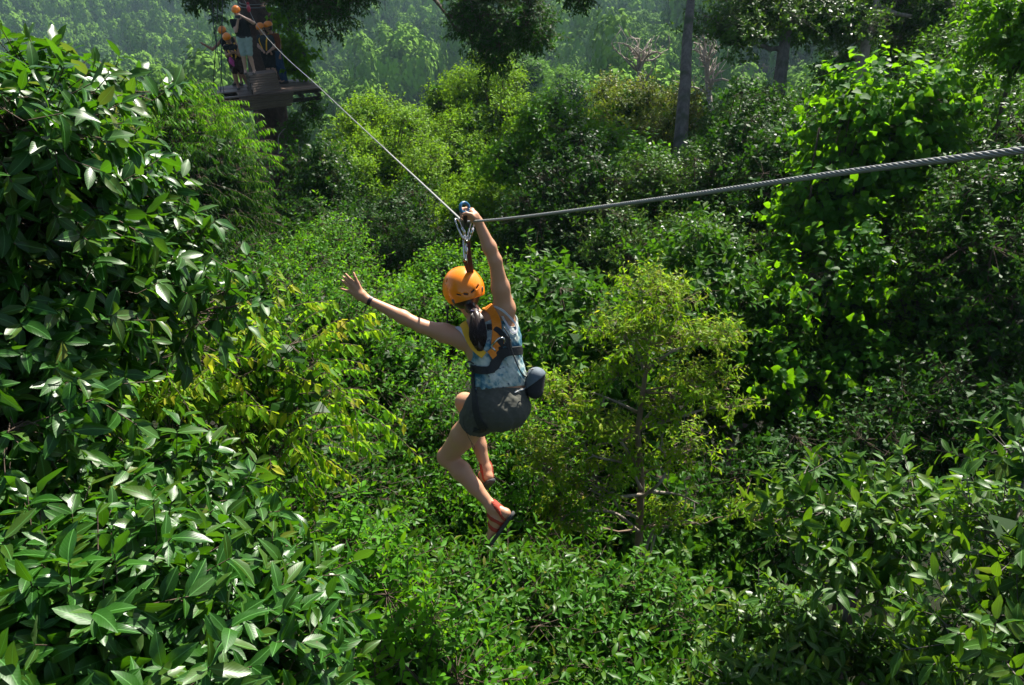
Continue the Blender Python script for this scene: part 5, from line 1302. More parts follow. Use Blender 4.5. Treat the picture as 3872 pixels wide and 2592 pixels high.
# ---- tank top
box_lo = np.minimum.reduce([Q(1700, 1150, 4.2), Q(1700, 1520, 4.2), Q(1700, 1150, 4.65), Q(1700, 1520, 4.65)]) - .03; box_hi = np.maximum.reduce([Q(2010, 1150, 4.2), Q(2010, 1150, 4.65), Q(2010, 1520, 4.65)]) + .03
tt = SDF(box_lo, box_hi, .0055); torso(tt, .007)
tt.cone(J['neck'] + (J['shR'] - J['neck']) * .35, J['shR'] - RT * .02, .056, .055, .03); tt.cone(J['neck'] + (J['shL'] - J['neck']) * .35, J['shL'] + RT * .03, .056, .050, .03)
tt.fold(.0022, 50, 3, nrm(J['waist'] - J['chest'])); tt.fold(.0014, 100, 8)
hem = Q(1895, 1470, 4.36); tt.keep(hem, nrm(-UP + RT * .12 - FW * .1))
tt.keep(J['neck'] + (J['chest'] - J['neck']) * .08, nrm(UP * .9 - RT * .45))
# arm holes: right one long and open, left one behind the arm
tt.ell(Q(1928, 1190, 4.22), (.047, .12, .085), np.array([nrm(RT * .9 + UP * .35), FW, nrm(UP * .9 - RT * .35)]), sub=True)
tt.ell(Q(1728, 1318, 4.33), (.10, .16, .10), sub=True)
tt.ell(Q(1915, 1105, 4.3), (.075, .15, .08), sub=True)
tme = tt.mesh('tank_top'); tto = obj('tank_top', tme, M['tiedye'], rd)
# ---- shorts
sh = SDF(np.minimum.reduce([Q(1650, 1430, 4.2), Q(1650, 1720, 4.2), Q(1650, 1700, 4.95)]) - .04, np.maximum.reduce([Q(2040, 1430, 4.2), Q(2040, 1430, 5.0)]) + .05, .006)
torso(sh, .009); thighs(sh, .013)
sh.ell(J['hip'] - FW * .035 - UP * .030 + RT * .01, (.130, .085, .095), k=.05)
sh.fold(.0026, 42, 5); sh.fold(.0016, 110, 6)
sh.keep(Q(1890, 1462, 4.36), nrm(UP + RT * .05))
sh.keep(J['hipL'] + (J['knL'] - J['hipL']) * .24, nrm(J['knL'] - J['hipL'])); sme = None
cut = J['hipR'] + (J['knR'] - J['hipR']) * .55
g = sh.grid(); dl = (g - cut) @ nrm(J['knR'] - J['hipR']); sh.f = np.maximum(sh.f, np.where(g @ UP > J['hipR'] @ UP - .02, dl, -1).astype(np.float32))
sme = sh.mesh('shorts'); sho = obj('shorts', sme, M['shorts'], rd)
# ---- helmet: shell with vents and rim, lining inside
hp = hc + hu * .030
Hm = SDF(hp - .17, hp + .17, .0034)
Hm.ell(hp, (.116, .134, .116), HA, 0); Hm.ell(hp + hu * .022 + hf * .004, (.108, .125, .104), HA, .004)
Hm.ell(hp - hf * .035 - hu * .032, (.098, .098, .072), HA, .012)
rim_n = nrm(-hu * .96 - hf * .20)
Hm.keep(hp - hu * .058 - hf * .03, rim_n)
inn = SDF(hp - .17, hp + .17, .0034); inn.ell(hp, (.107, .125, .107), HA, 0); inn.ell(hp - hf * .035 - hu * .032, (.09, .09, .066), HA, .012)
Hm.f = np.maximum(Hm.f, -inn.f)
def on_helmet(x, y):
    d = nrm(Q(x, y, 1.0) - EYE); o = EYE; oc = (o - hp) @ HA.T / [.116, .134, .120]; dd = d @ HA.T / [.116, .134, .120]
    a, b, c = dd @ dd, 2 * oc @ dd, oc @ oc - 1; t = (-b - math.sqrt(max(b * b - 4 * a * c, 0))) / (2 * a); p = o + d * t; return p, nrm(p - hp)
for (x0, y0, x1, y1, r) in ((1727, 1114, 1741, 1117, .0045), (1755, 1113, 1767, 1114, .0055), (1784, 1106, 1792, 1098, .0055), (1802, 1092, 1809, 1080, .005), (1775, 1143, 1791, 1138, .0042), (1682, 1051, 1686, 1043, .006), (1688, 1066, 1691, 1059, .005)):
    a, na_ = on_helmet(x0, y0); b, _ = on_helmet(x1, y1); mdl = (a + b) / 2
    for dpt in (.0, .008, .016): Hm.cone(a - na_ * dpt, b - na_ * dpt, r, r, sub=True)
hm = obj('helmet', Hm.mesh('helmet'), M['orange'], rd)
inn.keep(hp - hu * .050 - hf * .03, rim_n); obj('helmet_lining', inn.mesh('helmet_lining'), M['black'], hm)
for (x, y, r) in ((1715, 1140, (.0115, .016, .005)), (1823, 1096, (.0075, .017, .005))):
    a, na_ = on_helmet(x, y); s1 = nrm(np.cross(na_, UP)); mb = MB(); mb.ball(a + na_ * .001, r, np.array([s1, nrm(np.cross(s1, na_)), na_]), 14, 8); mb.build('helmet_clip', M['grey_plastic'], hm)
def hs(x, y, l=.004):
    a, na_ = on_helmet(x, y); return a + na_ * l, na_
mb = MB(); pts = [hc + hs_ * .085 + hu * .0 + hf * .02, hc + hs_ * .082 - hu * .05 + hf * .03, hc + hs_ * .05 - hu * .09 + hf * .055, hc - hu * .115 + hf * .055, hc - hs_ * .05 - hu * .09 + hf * .055, hc - hs_ * .082 - hu * .05 + hf * .03, hc - hs_ * .085 + hu * .0 + hf * .02]
mb.tube(smooth_path(pts, 30), .0055, 6); mb.build('chin_strap', M['black_web'], rd)
# ---- hair: cap under the rim, tied pony tail of wavy strands
hr = SDF(hc - .15, hc + .15, .005); hr.ell(hc + hu * .0 - hf * .004, (.084, .098, .088), HA, 0); hr.keep(hc + hf * .045, hf); hr.cone(Q(1780, 1170, 4.33), Q(1800, 1190, 4.30), .030, .028, .03)
hr.keep(hc - hu * .085, -hu)
hair = obj('hair', hr.mesh('hair'), M['hair'], rd)
rng = rngof(9); S_, R_ = [], []
t = np.linspace(0, 1, 20)
cp = smooth_path([Q(1790, 1172, 4.28), Q(1803, 1200, 4.25), Q(1806, 1245, 4.235), Q(1808, 1285, 4.235), Q(1815, 1318, 4.24)], 19)[:20]
cp = np.stack([np.interp(t, np.linspace(0, 1, len(cp)), cp[:, i]) for i in range(3)], 1)
for i in range(1300):
    a = rng.random() * 6.28; rad = math.sqrt(rng.random()); wv = rng.random(4) * 6.28; amp = .004 + .004 * rng.random()
    prof = .012 + .034 * np.sin(np.clip(t * 1.25 + .05, 0, 1) * PI * .62) ; prof = prof * np.interp(t, [0, .75, 1], [1, 1, .45])
    p = cp + (RT * math.cos(a) * 1.0 + FW * math.sin(a) * .75)[None] * (rad * prof)[:, None]
    p = p + RT * (amp * np.sin(t * 17 + wv[0]) * t)[:, None] + UP * (amp * np.sin(t * 14 + wv[1]) * t)[:, None] + FW * (amp * np.sin(t * 15 + wv[2]) * t)[:, None]
    ln = .75 + .3 * rng.random(); p = np.stack([np.interp(t * ln, t, p[:, j]) if ln <= 1 else p[:, j] + 0 for j in range(3)], 1)
    S_.append(p); R_.append(np.full(20, .0013) * np.interp(t, [0, .9, 1], [1, 1, .3]))
v, q = tubes(np.array(S_), np.array(R_), 3); pony = obj('ponytail', mesh_np('ponytail', v, quads=q), M['hair'], rd); pony['kind'] = 'stuff'
core = SDF(Q(1740, 1340, 4.1) - .05, Q(1870, 1150, 4.45) + .1, .005)
for i in range(19): core.cone(cp[i], cp[i + 1], .010 + .018 * math.sin(min(t[i] * 1.2, 1) * PI * .8), .010 + .018 * math.sin(min(t[i + 1] * 1.2, 1) * PI * .8), .01)
obj('ponytail_core', core.mesh('ponytail_core'), M['hair'], pony)
mb = MB(); th = np.linspace(0, 2 * PI, 17); mb.tube(np.stack([cp[1] + (RT * math.cos(x) + FW * math.sin(x)) * .018 for x in th]), .006, 6, False); mb.build('hair_tie', mat_simple('purple_hair_tie', (.03, .025, .09), None, .8), pony)
# ---- wrist band and watch
wl = J['wrL'] + (J['elL'] - J['wrL']) * .06; ax = nrm(J['elL'] - J['wrL']); s1 = nrm(np.cross(ax, UP)); s2 = np.cross(ax, s1)
mb = MB(); th = np.linspace(0, 2 * PI, 25)
v = []; rr_ = .0262
P_ = np.array([wl + (s1 * math.cos(x) + s2 * math.sin(x)) * rr_ for x in th]); N_ = np.array([s1 * math.cos(x) + s2 * math.sin(x) for x in th])
ribbon(P_, N_, .019, .003, 'wristwatch', mat_simple('plum_watch_strap', (.035, .012, .02), None, .5), rd)
# ---- harness straps and pads
tBV = bvh_of(tme)
class Both:
    def ray_cast(s, o, d):
        hs2 = [b.ray_cast(o, d) for b in (BV, tBV, sBV)]; hs2 = [h for h in hs2 if h[0] is not None]
        return min(hs2, key=lambda h: h[3]) if hs2 else (None, None, None, None)
    def find_nearest(s, p): return min([b.find_nearest(p) for b in (BV, tBV, sBV)], key=lambda h: h[3])
sBV = bvh_of(sme); ALL = Both()
hn = empty('climbing_harness', tuple(J['chest'])); hn.parent = rd; hn.matrix_parent_inverse = rd.matrix_basis.inverted()
bpy.data.objects.remove(hn); hn = rd
drape(ALL, [(1828, 1172), (1848, 1163), (1868, 1180), (1878, 1215), (1879, 1260), (1874, 1305)], .052, .006, 'shoulder_strap', M['orange_web'], hn, .010)
drape(ALL, [(1752, 1218), (1758, 1240), (1772, 1275), (1800, 1320), (1830, 1345)], .042, .005, 'shoulder_strap', M['yellow_web'], hn, .009)
drape(ALL, [(1880, 1290), (1872, 1322), (1850, 1345)], .052, .005, 'back_tab', M['orange_web'], hn, .013)
drape(ALL, [(1842, 1235), (1870, 1245), (1900, 1262), (1918, 1290), (1925, 1320)], .030, .005, 'back_strap', M['black_web'], hn, .015)
drape(ALL, [(1968, 1325), (1940, 1328), (1905, 1333), (1880, 1352), (1868, 1385), (1850, 1402)], .058, .006, 'back_pad', M['black_web'], hn, .012, taper=np.interp(np.linspace(0, 1, 21), [0, .3, .55, .8, 1], [.85, .8, 1.05, 1.0, .6]))
drape(ALL, [(1880, 1320), (1892, 1300), (1905, 1290), (1925, 1300)], .050, .006, 'back_pad', M['black_web'], hn, .010)
drape(ALL, [(1868, 1396), (1835, 1402), (1800, 1396), (1786, 1390)], .042, .006, 'waist_belt', M['black_web'], hn, .012)
drape(ALL, [(1792, 1400), (1793, 1450), (1797, 1500), (1800, 1550), (1812, 1590), (1830, 1618)], .036, .006, 'leg_strap', M['black_web'], hn, .010, taper=np.interp(np.linspace(0, 1, 21), [0, .5, 1], [.55, 1.0, 1.35]))
drape(ALL, [(1832, 1618), (1815, 1628), (1792, 1624)], .03, .006, 'leg_strap', M['black_web'], hn, .008)
mb = MB(); mb.tube(smooth_path([Q(1790, 1400, 4.27), Q(1770, 1394, 4.26), Q(1760, 1378, 4.27), Q(1772, 1368, 4.28), Q(1792, 1376, 4.28)], 24), .0045, 6); mb.build('gear_loop', M['black'], hn)
mb = MB(); mb.tube(smooth_path([Q(1864, 1322, 4.215), Q(1858, 1312, 4.21), Q(1872, 1294, 4.195), Q(1888, 1280, 4.19), Q(1902, 1279, 4.19), Q(1908, 1290, 4.2), Q(1906, 1300, 4.22)], 30), .0052, 8); mb.tube(smooth_path([Q(1858, 1312, 4.21), Q(1868, 1322, 4.20), Q(1874, 1328, 4.21)], 8), .005, 8)
mb.build('d_ring', M['steel'], hn)
mb = MB(); mb.tube(smooth_path([Q(1905, 1238, 4.20), Q(1925, 1272, 4.19), Q(1930, 1310, 4.2), Q(1950, 1365, 4.21), Q(1972, 1412, 4.23), Q(1992, 1428, 4.26)], 30), .0038, 6); mb.build('gear_cord', M['black'], hn)
mb = MB(); mb.tube(smooth_path([Q(1752, 1575, 4.30), Q(1752, 1600, 4.32), Q(1762, 1630, 4.33), Q(1772, 1655, 4.35), Q(1782, 1672, 4.36), Q(1792, 1688, 4.37), Q(1796, 1698, 4.37), Q(1788, 1696, 4.37), Q(1783, 1676, 4.36)], 40), .0013, 5); mb.build('drawstring', M['black_web'], sho)
drape(ALL, [(1945, 1485), (1960, 1478), (1980, 1472), (1992, 1462)], .006, .003, 'pocket_piping', M['white'], sho, .003)
drape(ALL, [(1838, 1150), (1868, 1157), (1900, 1172), (1928, 1200), (1950, 1230), (1952, 1252), (1942, 1262), (1930, 1252), (1915, 1228), (1900, 1195)], .012, .004, 'armhole_trim', M['trim'], tto, .005, n=40)
drape(ALL, [(1727, 1240), (1742, 1250), (1758, 1268), (1770, 1290)], .022, .004, 'armhole_trim', M['trim'], tto, .006)
# ---- side pouch
px_ = nrm(RT * .98 - UP * .1 + FW * .1); pu = nrm(UP * .96 + RT * .2); pfw = np.cross(px_, pu)
pch = SDF(Q(2035, 1450, 4.38) - .12, Q(2035, 1450, 4.38) + .12, .004); pch.cone(Q(2028, 1425, 4.34), Q(2022, 1478, 4.34), .048, .046, .0); pch.cone(Q(2032, 1425, 4.41), Q(2026, 1478, 4.41), .046, .044, .02)
pouch = obj('side_pouch', pch.mesh('side_pouch'), M['pouch'])
tag(pouch, 'black belt pouch with slate blue lid hanging at the rider\'s right hip', 'pouch')
lid = pch.copy(.006); lid.keep(Q(2040, 1432, 4.36), nrm(-UP * .75 - RT * -.55)); 
obj('lid', lid.mesh('lid'), M['slate'], pouch)
mb = MB(); mb.tube(smooth_path([Q(1994, 1425, 4.27), Q(2000, 1400, 4.30), Q(2030, 1396, 4.32)], 10), .003, 5); mb.build('pouch_string', M['black'], pouch)
# ---- sandals: sole, straps
def sandal(he, ba, to, an, sdn, name_seed, lab):
    f = nrm(to - he); dn_ = nrm(sdn - f * (sdn @ f)); lat = np.cross(f, dn_)
    A = np.array([lat, f, dn_]); mid = (he + to) / 2; ln = np.linalg.norm(to - he) / 2 + .040
    s = SDF(mid - .19, mid + .19, .0045)
    s.cone(he - f * .008 + dn_ * .028, ba + dn_ * .030, .033, .036, .02); s.cone(ba + dn_ * .030, to + f * .010 + dn_ * .026, .036, .030, .02)
    s.keep(he + dn_ * .046, dn_); s.keep(he + dn_ * .024, -dn_)
    g = s.grid(); 
    sd = obj('sandal', s.mesh('sandal'), M['rubber']); tag(sd, lab, 'sandal', 'the rider\'s sandals')
    for (c, n_, hw) in ((he * .75 + an * .25 - f * .0, nrm(an - he + f * .2), .011), (he * .55 + ba * .45, f, .011), (he * .12 + ba * .88, f, .013), (he * .35 + ba * .65, nrm(f + lat * .8), .008)):
        b = body.copy(.0055)
        a0 = np.clip(((c - .075 - b.lo) / b.h).astype(int), 0, b.n - 2); a1 = np.clip(((c + .075 - b.lo) / b.h).astype(int), 2, b.n)
        sub = SDF.__new__(SDF); sub.h = b.h; sub.lo = b.lo + a0 * b.h; sub.n = a1 - a0; sub.f = b.f[a0[0]:a1[0], a0[1]:a1[1], a0[2]:a1[2]].copy(); sub.ax = [b.ax[i][a0[i]:a1[i]] for i in range(3)]
        # work in a finer copy
        sub.keep(c + n_ * hw, n_); sub.keep(c - n_ * hw, -n_)
        if (sub.f < 0).any(): obj('strap', sub.mesh('strap'), M['red_strap'], sd)
sandal(heL, baL, toL, al, nrm(RT * .79 - UP * .61 - FW * .1), 1, 'black soled sandal with red straps on the rider\'s lower left foot, seen from the side')
sandal(heR, baR, toR, ar, nrm(-UP * .9 + RT * .3 - FW * .2), 2, 'black soled sandal with red straps on the rider\'s right foot, half hidden behind her shin')

# ---- trolley, ring, karabiners, lanyard
tl_ = empty('zip_trolley', tuple(Q(1758, 842, 4.12))); tag(tl_, 'zip line trolley held in the rider\'s raised hand', 'pulley trolley')
mb = MB(); ct = nrm(P(1900, 829, 3.62) - P(1600, 698, 5.4)); sd_ = nrm(np.cross(ct, UP)); uu = np.cross(sd_, ct)
for sg in (-1, 1): mb.box(Q(1760, 838, 4.19) + sd_ * sg * .011, ct, sd_, uu, .034, .003, .028, .002)
mb.build('side_plate', M['black'], tl_, False)
for sg in (-1, 1):
    mb = MB(); c = Q(1760, 836, 4.19) + ct * sg * .019 + uu * .014; mb.tube([c - sd_ * .008, c - sd_ * .003, c + sd_ * .003, c + sd_ * .008], [.014, .009, .009, .014], 16); mb.build('wheel', M['steel'], tl_)
mb = MB(); mb.tube([Q(1757, 795, 4.07), Q(1760, 845, 4.09)], .011, 10); mb.build('handle', M['black'], tl_)
mb = MB(); th = np.linspace(0, 2 * PI, 33); c = Q(1757, 787, 4.03); rx = nrm(RT * .75 + FW * .65)
mb.tube(np.stack([c + rx * .028 * math.cos(x) + UP * .027 * math.sin(x) for x in th]), .0085, 10, False); rg = mb.build('grab_ring', M['blue']); tag(rg, 'thick blue ring above the rider\'s closed hand', 'ring')
def karabiner(c, u, s, L, Wd, r, label):
    th = np.linspace(0, 2 * PI, 41); pts = [c + u * L * math.sin(x) * (1 if abs(math.sin(x)) < .99 else 1) + s * Wd * math.copysign(abs(math.cos(x)) ** .55, math.cos(x)) * (1 + .18 * math.sin(x)) for x in th]
    mb = MB(); mb.tube(pts, r, 8, False); o = mb.build('karabiner', M['steel']); tag(o, label, 'karabiner', 'steel karabiners below the trolley')
    mb = MB(); mb.tube([c + s * Wd - u * L * .45, c + s * Wd * 1.05 + u * L * .25], [r * 1.7, r * 1.7], 8); mb.build('gate_sleeve', M['steel'], o); return o
karabiner(Q(1742, 868, 4.15), nrm(UP * .92 + RT * -.36), nrm(RT * .5 + FW * .85), .058, .024, .0052, 'steel karabiner hooked on the left of the trolley')
karabiner(Q(1779, 875, 4.16), nrm(UP * .95 + RT * .25), nrm(RT * .45 - FW * .85), .056, .023, .0050, 'steel karabiner hooked on the right of the trolley')
karabiner(Q(1758, 940, 4.18), nrm(UP * .99 + RT * -.0), nrm(RT * .25 + FW * .95), .066, .024, .0055, 'long steel karabiner hanging straight above the helmet')
pth = smooth_path([Q(1768, 902, 4.19), Q(1772, 950, 4.22), Q(1780, 1010, 4.28), Q(1786, 1060, 4.38), Q(1800, 1180, 4.52), Q(1830, 1290, 4.50)], 24)
o = ribbon(pth, np.tile(-FW, (len(pth), 1)), .026, .005, 'lanyard', M['brown_web'], None); tag(o, 'brown webbing lanyard running down behind the orange helmet', 'lanyard')
pth = smooth_path([Q(1758, 985, 4.20), Q(1762, 1000, 4.22), Q(1772, 1030, 4.30)], 12)
o2 = ribbon(pth, np.tile(-FW, (len(pth), 1)), .022, .005, 'lanyard_tail', M['brown_web'], o)
mb = MB(); mb.tube(smooth_path([Q(1694, 1160, 4.42), Q(1692, 1200, 4.43), Q(1690, 1250, 4.44)], 8), .006, 6); st_ = mb.build('hanging_strap', M['black_web'], rd)
# ================================================================== the five people on the platform
def helmet_small(c, u, f, parent, s=1.0):
    u = nrm(u); f = nrm(f - u * (np.asarray(f) @ u)); sx = np.cross(f, u); A = np.array([sx, f, u])
    h = SDF(c - .17, c + .17, .008); h.ell(c + u * .02, (.115 * s, .135 * s, .115 * s), A, 0); h.keep(c - u * .015 + f * .0, nrm(-u - f * .12))
    h.ell(c - u * .03, (.098 * s, .115 * s, .10 * s), A, sub=True)
    o = obj('helmet', h.mesh('helmet'), M['orange'], parent)
    return o
def figure(label, base, j, mats, h=.0095, face=None, hair=None, legs='bare', sleeves=True, extra=None):
    """base: ground point; j: joints in metres, x to the right of the photo, y towards the photographer, z up"""
    X = np.array([1.0, 0, 0]); Yc = np.array([0, -1.0, 0]); Z = np.array([0, 0, 1.0])
    W_ = lambda p: base + X * p[0] + Yc * p[1] + Z * p[2]
    J_ = {k: W_(v) for k, v in j.items() if not isinstance(v, (int, float, str))}
    allp = np.array(list(J_.values())); s = SDF(allp.min(0) - .2, allp.max(0) + .22, h)
    o = empty('person', tuple(base)); tag(o, label, 'person', 'people waiting on the platform')
    lat = nrm(J_['shr'] - J_['shl']); fw = nrm(np.asarray(face, float) @ np.array([X, Yc, Z])) if face is not None else Yc
    def tor(s, o_=0):
        for sg, a, b in ((-1, 'shl', 'hpl'), (1, 'shr', 'hpr')):
            c1 = J_[a] * .72 + J_['neck'] * .28 - Z * .06; c2 = (J_[a] * .5 + J_[b] * .5) * .72 + (J_['neck'] * .5 + (J_['hpl'] + J_['hpr']) * .25) * .28; c3 = J_[b]
            s.chain([c1, c2, c3], [.088 + o_, .085 + o_, .098 + o_], .05)
        s.cone(J_['neck'] - Z * .03, J_['neck'] - Z * .14, .05 + o_, .08 + o_, .06)
    def uarm(s, o_=0, f=1.0):
        for a, b in (('shl', 'ell'), ('shr', 'elr')): s.cone(J_[a], J_[a] + (J_[b] - J_[a]) * f, .052 + o_, .052 + o_ + (.040 - .052) * f, .03)
    def th(s, o_=0, f=1.0):
        for a, b in (('hpl', 'knl'), ('hpr', 'knr')): s.cone(J_[a], J_[a] + (J_[b] - J_[a]) * f, .092 + o_, .092 + o_ + (.056 - .092) * f, .03)
    def shin(s, o_=0):
        for a, b in (('knl', 'anl'), ('knr', 'anr')): m = J_[a] + (J_[b] - J_[a]) * .3 - fw * .012; s.chain([J_[a], m, J_[b]], [.053 + o_, .057 + o_, .034 + o_], .02)
    tor(s); uarm(s); th(s); shin(s)
    for a, b in (('ell', 'wrl'), ('elr', 'wrr')):
        s.chain([J_[a], J_[a] + (J_[b] - J_[a]) * .35, J_[b]], [.040, .040, .026], .02)
        d = nrm(J_[b] - J_[a]); e1 = nrm(np.cross(d, Z + .1)); e2 = np.cross(d, e1); s.cone(J_[b], J_[b] + d * .07, .028, .030, .015)
        for k in range(4):
            q = J_[b] + d * .085 + e1 * (k - 1.5) * .019; s.chain([q, q + d * .035 + e2 * .008, q + d * .055 + e2 * .028], [.0105, .010, .009], .006)
        s.chain([J_[b] + d * .03 + e1 * .03, J_[b] + d * .06 + e1 * .045 + e2 * .02], [.012, .010], .008)
    hd = J_['head']; hu_ = nrm(hd - J_['neck'] + Z * .1)
    hf_ = nrm(fw - hu_ * (fw @ hu_)); hx = np.cross(hf_, hu_); A = np.array([hx, hf_, hu_])
    s.cone(J_['neck'], hd - hu_ * .06, .052, .050, .03); s.ell(hd, (.077, .096, .112), A, .02)
    s.cone(hd + hf_ * .05 - hu_ * .07, hd + hf_ * .062 - hu_ * .092, .042, .026, .03); s.cone(hd + hf_ * .09 - hu_ * .0, hd + hf_ * .108 - hu_ * .03, .010, .014, .012)
    for sg in (-1, 1): s.ell(hd + hx * sg * .08 - hu_ * .012, (.011, .02, .03), A, .01)
    for a in ('anl', 'anr'):
        toe = J_[a] + np.array([fw[0], fw[1], 0]) * .15 - Z * .045; s.chain([J_[a], J_[a] - Z * .04 - fw * .03, toe], [.034, .032, .028], .02); s.cone(J_[a] - Z * .0, toe, .032, .026, .03)
    obj('body', s.mesh('body'), M[mats['skin']], o)
    bvs = bvh_of(o.children[0].data)
    for sg in (-1, 1):
        mb = MB(); mb.ball(hd + hf_ * .086 + hx * sg * .032 + hu_ * .006, (.013, .010, .009), A, 8, 6); mb.build('eye', M['black'], o)
    mb = MB(); mb.tube([hd + hf_ * .093 - hx * .02 - hu_ * .055, hd + hf_ * .099 - hu_ * .057, hd + hf_ * .093 + hx * .02 - hu_ * .055], .005, 6); mb.build('mouth', mat_simple('lip', (.25, .07, .06)) if 'lip' not in bpy.data.materials else bpy.data.materials['lip'], o)
    # clothes as shells over the same limbs
    def shell(name, mat, fn, cuts=(), fold=.004):
        c = SDF(allp.min(0) - .2, allp.max(0) + .22, h); fn(c); c.fold(fold, 22, len(name))
        for a, n_ in cuts: c.keep(a, n_)
        if (c.f < 0).any(): return obj(name, c.mesh(name), M[mat], o)
    wst = (J_['hpl'] + J_['hpr']) / 2 + Z * .09
    sl = .55 if sleeves else .0
    def shirt(c): tor(c, .014); (uarm(c, .016, sl) if sl else None)
    shell('shirt', mats['shirt'], shirt, [(wst - Z * .06, -Z), (J_['neck'] - Z * .0, Z)])
    if legs == 'bare': shell('shorts', mats['legs'], lambda c: (tor(c, .016), th(c, .024, .86)), [(wst, Z)])
    else: shell('trousers', mats['legs'], lambda c: (tor(c, .014), th(c, .014), shin(c, .016)), [(wst, Z)])
    helmet_small(hd + hu_ * .045, hu_, hf_, o)
    for a in ('anl', 'anr'):
        fd = nrm(np.array([fw[0], fw[1], 0])); c = SDF(J_[a] - .25, J_[a] + .25, .01); c.cone(J_[a] - Z * .045 - fd * .035, J_[a] - Z * .055 + fd * .16, .042, .036, .0); c.cone(J_[a] - Z * .01, J_[a] - Z * .05 + fd * .06, .042, .040, .03); c.keep(J_[a] - Z * .085, -Z)
        c.keep(J_[a] + Z * .015, Z); obj('shoe', c.mesh('shoe'), M[mats.get('shoe', 'shoe')], o)
    # harness: waist belt and straps
    th_ = np.linspace(0, 2 * PI, 25); c0 = wst - Z * .02; rx = np.linalg.norm(J_['hpr'] - J_['hpl']) / 2 + .112
    lat = nrm(J_['hpr'] - J_['hpl']); pr = np.cross(Z, lat)
    bp = np.array([c0 + lat * rx * math.cos(x) + pr * .125 * math.sin(x) for x in th_]); ribbon(bp, bp - c0, .045, .008, 'waist_belt', M['black_web'], o)
    if mats.get('strap'):
        for sg, a in ((-1, 'shl'), (1, 'shr')):
            sp = J_[a] * .62 + J_['neck'] * .38; p = smooth_path([wst + lat * sg * .07 - fw * .13, sp - fw * .125 - Z * .04, sp + Z * .035, sp + fw * .125 - Z * .06, wst + lat * sg * .06 + fw * .14 + Z * .1, wst + lat * sg * .05 + fw * .13], 30)
            ribbon(p, p - (wst + sp) / 2 + Z * 0, .038, .007, 'shoulder_strap', M[mats['strap']], o)
    if hair:
        hh = SDF(hd - .2, hd + .2, .009); hh.ell(hd - hf_ * .012, (.086, .098, .108), A, 0); hh.keep(hd + hf_ * .03, hf_)
        if hair == 'long': hh.cone(hd - hf_ * .07 - hu_ * .05, hd - hf_ * .10 - hu_ * .22, .05, .03, .03)
        obj('hair', hh.mesh('hair'), M['hair'], o)
    return o, J_, wst
def deckpt(px, py, z=DZ): return RP(px, py, z)

# man photographing, on the step box
b = RP(953, 281, DZ + .50)
o, j_, w_ = figure('man in black t-shirt and pale shorts on the ramp box, phone at his face', b,
    dict(anl=(-.16, .02, .09), knl=(-.15, .05, .48), hpl=(-.16, 0, .90), anr=(.08, .02, .09), knr=(.03, .05, .48), hpr=(.02, 0, .90), neck=(-.13, -.01, 1.42), head=(-.155, .05, 1.585),
         shl=(-.33, 0, 1.36), shr=(.07, 0, 1.36), ell=(-.20, .20, 1.13), wrl=(-.11, .20, 1.38), elr=(.28, .12, 1.33), wrr=(.02, .22, 1.50)),
    dict(skin='skin_pale', shirt='tee_black', legs='pale_shorts'), face=(.15, .95, -.25), hair='short')
mb = MB(); c = (j_['wrl'] + j_['wrr']) / 2 + np.array([-.02, -.10, .05]); mb.box(c, (1, 0, 0), (0, 1, 0), (0, 0, 1), .07, .006, .038, .004); ph = mb.build('phone', M['black']); tag(ph, 'black phone held up by the man on the ramp box', 'phone')
# woman in front, pink cloth at her waist
b = RP(905, 339, DZ)
o, j_, w_ = figure('woman in dark tank top with pink cloth at her waist, head bowed', b,
    dict(anl=(-.02, .0, .09), knl=(-.04, .04, .44), hpl=(-.09, 0, .80), anr=(.21, -.18, .09), knr=(.13, -.06, .44), hpr=(.07, 0, .80), neck=(-.05, .02, 1.23), head=(-.08, .10, 1.36),
         shl=(-.20, .02, 1.17), shr=(.12, .0, 1.17), ell=(-.17, .10, .93), wrl=(.04, .20, 1.02), elr=(.20, .10, .93), wrr=(.08, .2, 1.02)),
    dict(skin='skin_tan', shirt='tee_black', legs='brown_shorts', strap='yellow_web', shoe='rubber'), face=(.25, .85, -.5), hair='long', sleeves=False)
s = SDF(w_ - .25, w_ + .25, .009); c = w_ + np.array([-.06, -.15, -.02]); s.cone(c, c + [0.02, 0, -.10], .045, .062, .03); s.cone(c + [.02, 0, -.10], c + [.06, 0, -.20], .06, .035, .03); s.fold(.006, 60, 2)
pk = obj('waist_cloth', s.mesh('waist_cloth'), M['pink']); tag(pk, 'pink cloth tied at the waist of the bowed woman on the platform', 'cloth')
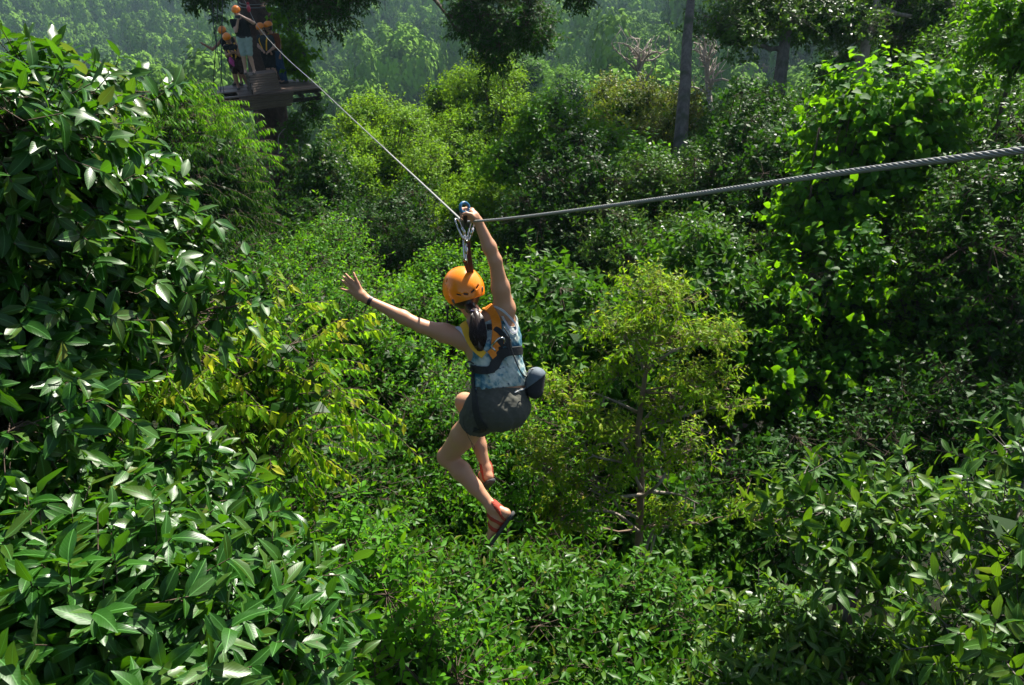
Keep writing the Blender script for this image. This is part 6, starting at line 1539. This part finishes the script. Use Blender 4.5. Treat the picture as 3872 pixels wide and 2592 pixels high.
# person behind them reaching left for the rope
b = RP(892, 322, DZ)
figure('person reaching out sideways to hold the left rope, half hidden behind the bowed woman', b,
    dict(anl=(.0, .0, .09), knl=(.0, .04, .46), hpl=(-.05, 0, .84), anr=(.18, 0, .09), knr=(.14, .04, .46), hpr=(.12, 0, .84), neck=(-.04, .02, 1.33), head=(-.10, .09, 1.46),
         shl=(-.20, .04, 1.24), shr=(.15, .0, 1.27), ell=(-.48, .10, 1.00), wrl=(-.68, .16, 1.14), elr=(.22, .05, 1.0), wrr=(.2, .1, .8)),
    dict(skin='skin_tan', shirt='tee_black', legs='brown_shorts', shoe='rubber'), face=(-.1, .85, -.5), hair='short', sleeves=False)
# person in grey with straps, right of the trunk
b = RP(1030, 318, DZ)
figure('person in grey top with yellow harness straps and black shorts behind the ramp', b,
    dict(anl=(-.05, .0, .09), knl=(-.06, .04, .46), hpl=(-.10, 0, .86), anr=(.16, .05, .09), knr=(.10, .04, .46), hpr=(.08, 0, .86), neck=(-.04, .02, 1.38), head=(-.10, .06, 1.53),
         shl=(-.20, .0, 1.31), shr=(.15, .0, 1.30), ell=(-.24, .06, 1.06), wrl=(-.12, .17, .98), elr=(.22, .06, 1.04), wrr=(.10, .17, .95)),
    dict(skin='skin_pale', shirt='tee_grey', legs='tee_black', strap='yellow_web'), face=(-.35, .9, -.3), hair='short')
# person in rust t-shirt and jeans, far right
b = RP(1075, 316, DZ)
figure('person in rust coloured t-shirt and blue jeans leaning at the right end of the group', b,
    dict(anl=(-.04, .0, .09), knl=(-.12, .0, .48), hpl=(-.20, 0, .88), anr=(.08, .06, .09), knr=(-.01, .0, .48), hpr=(-.06, .0, .88), neck=(-.20, .0, 1.40), head=(-.24, .02, 1.56),
         shl=(-.33, .06, 1.33), shr=(-.06, -.06, 1.34), ell=(-.36, .10, 1.08), wrl=(-.26, .18, .95), elr=(.0, -.02, 1.06), wrr=(.0, .06, .84)),
    dict(skin='skin_tan', shirt='tee_rust', legs='denim', strap='yellow_web', shoe='rubber'), face=(-.8, .3, -.1), hair='short', legs='long')
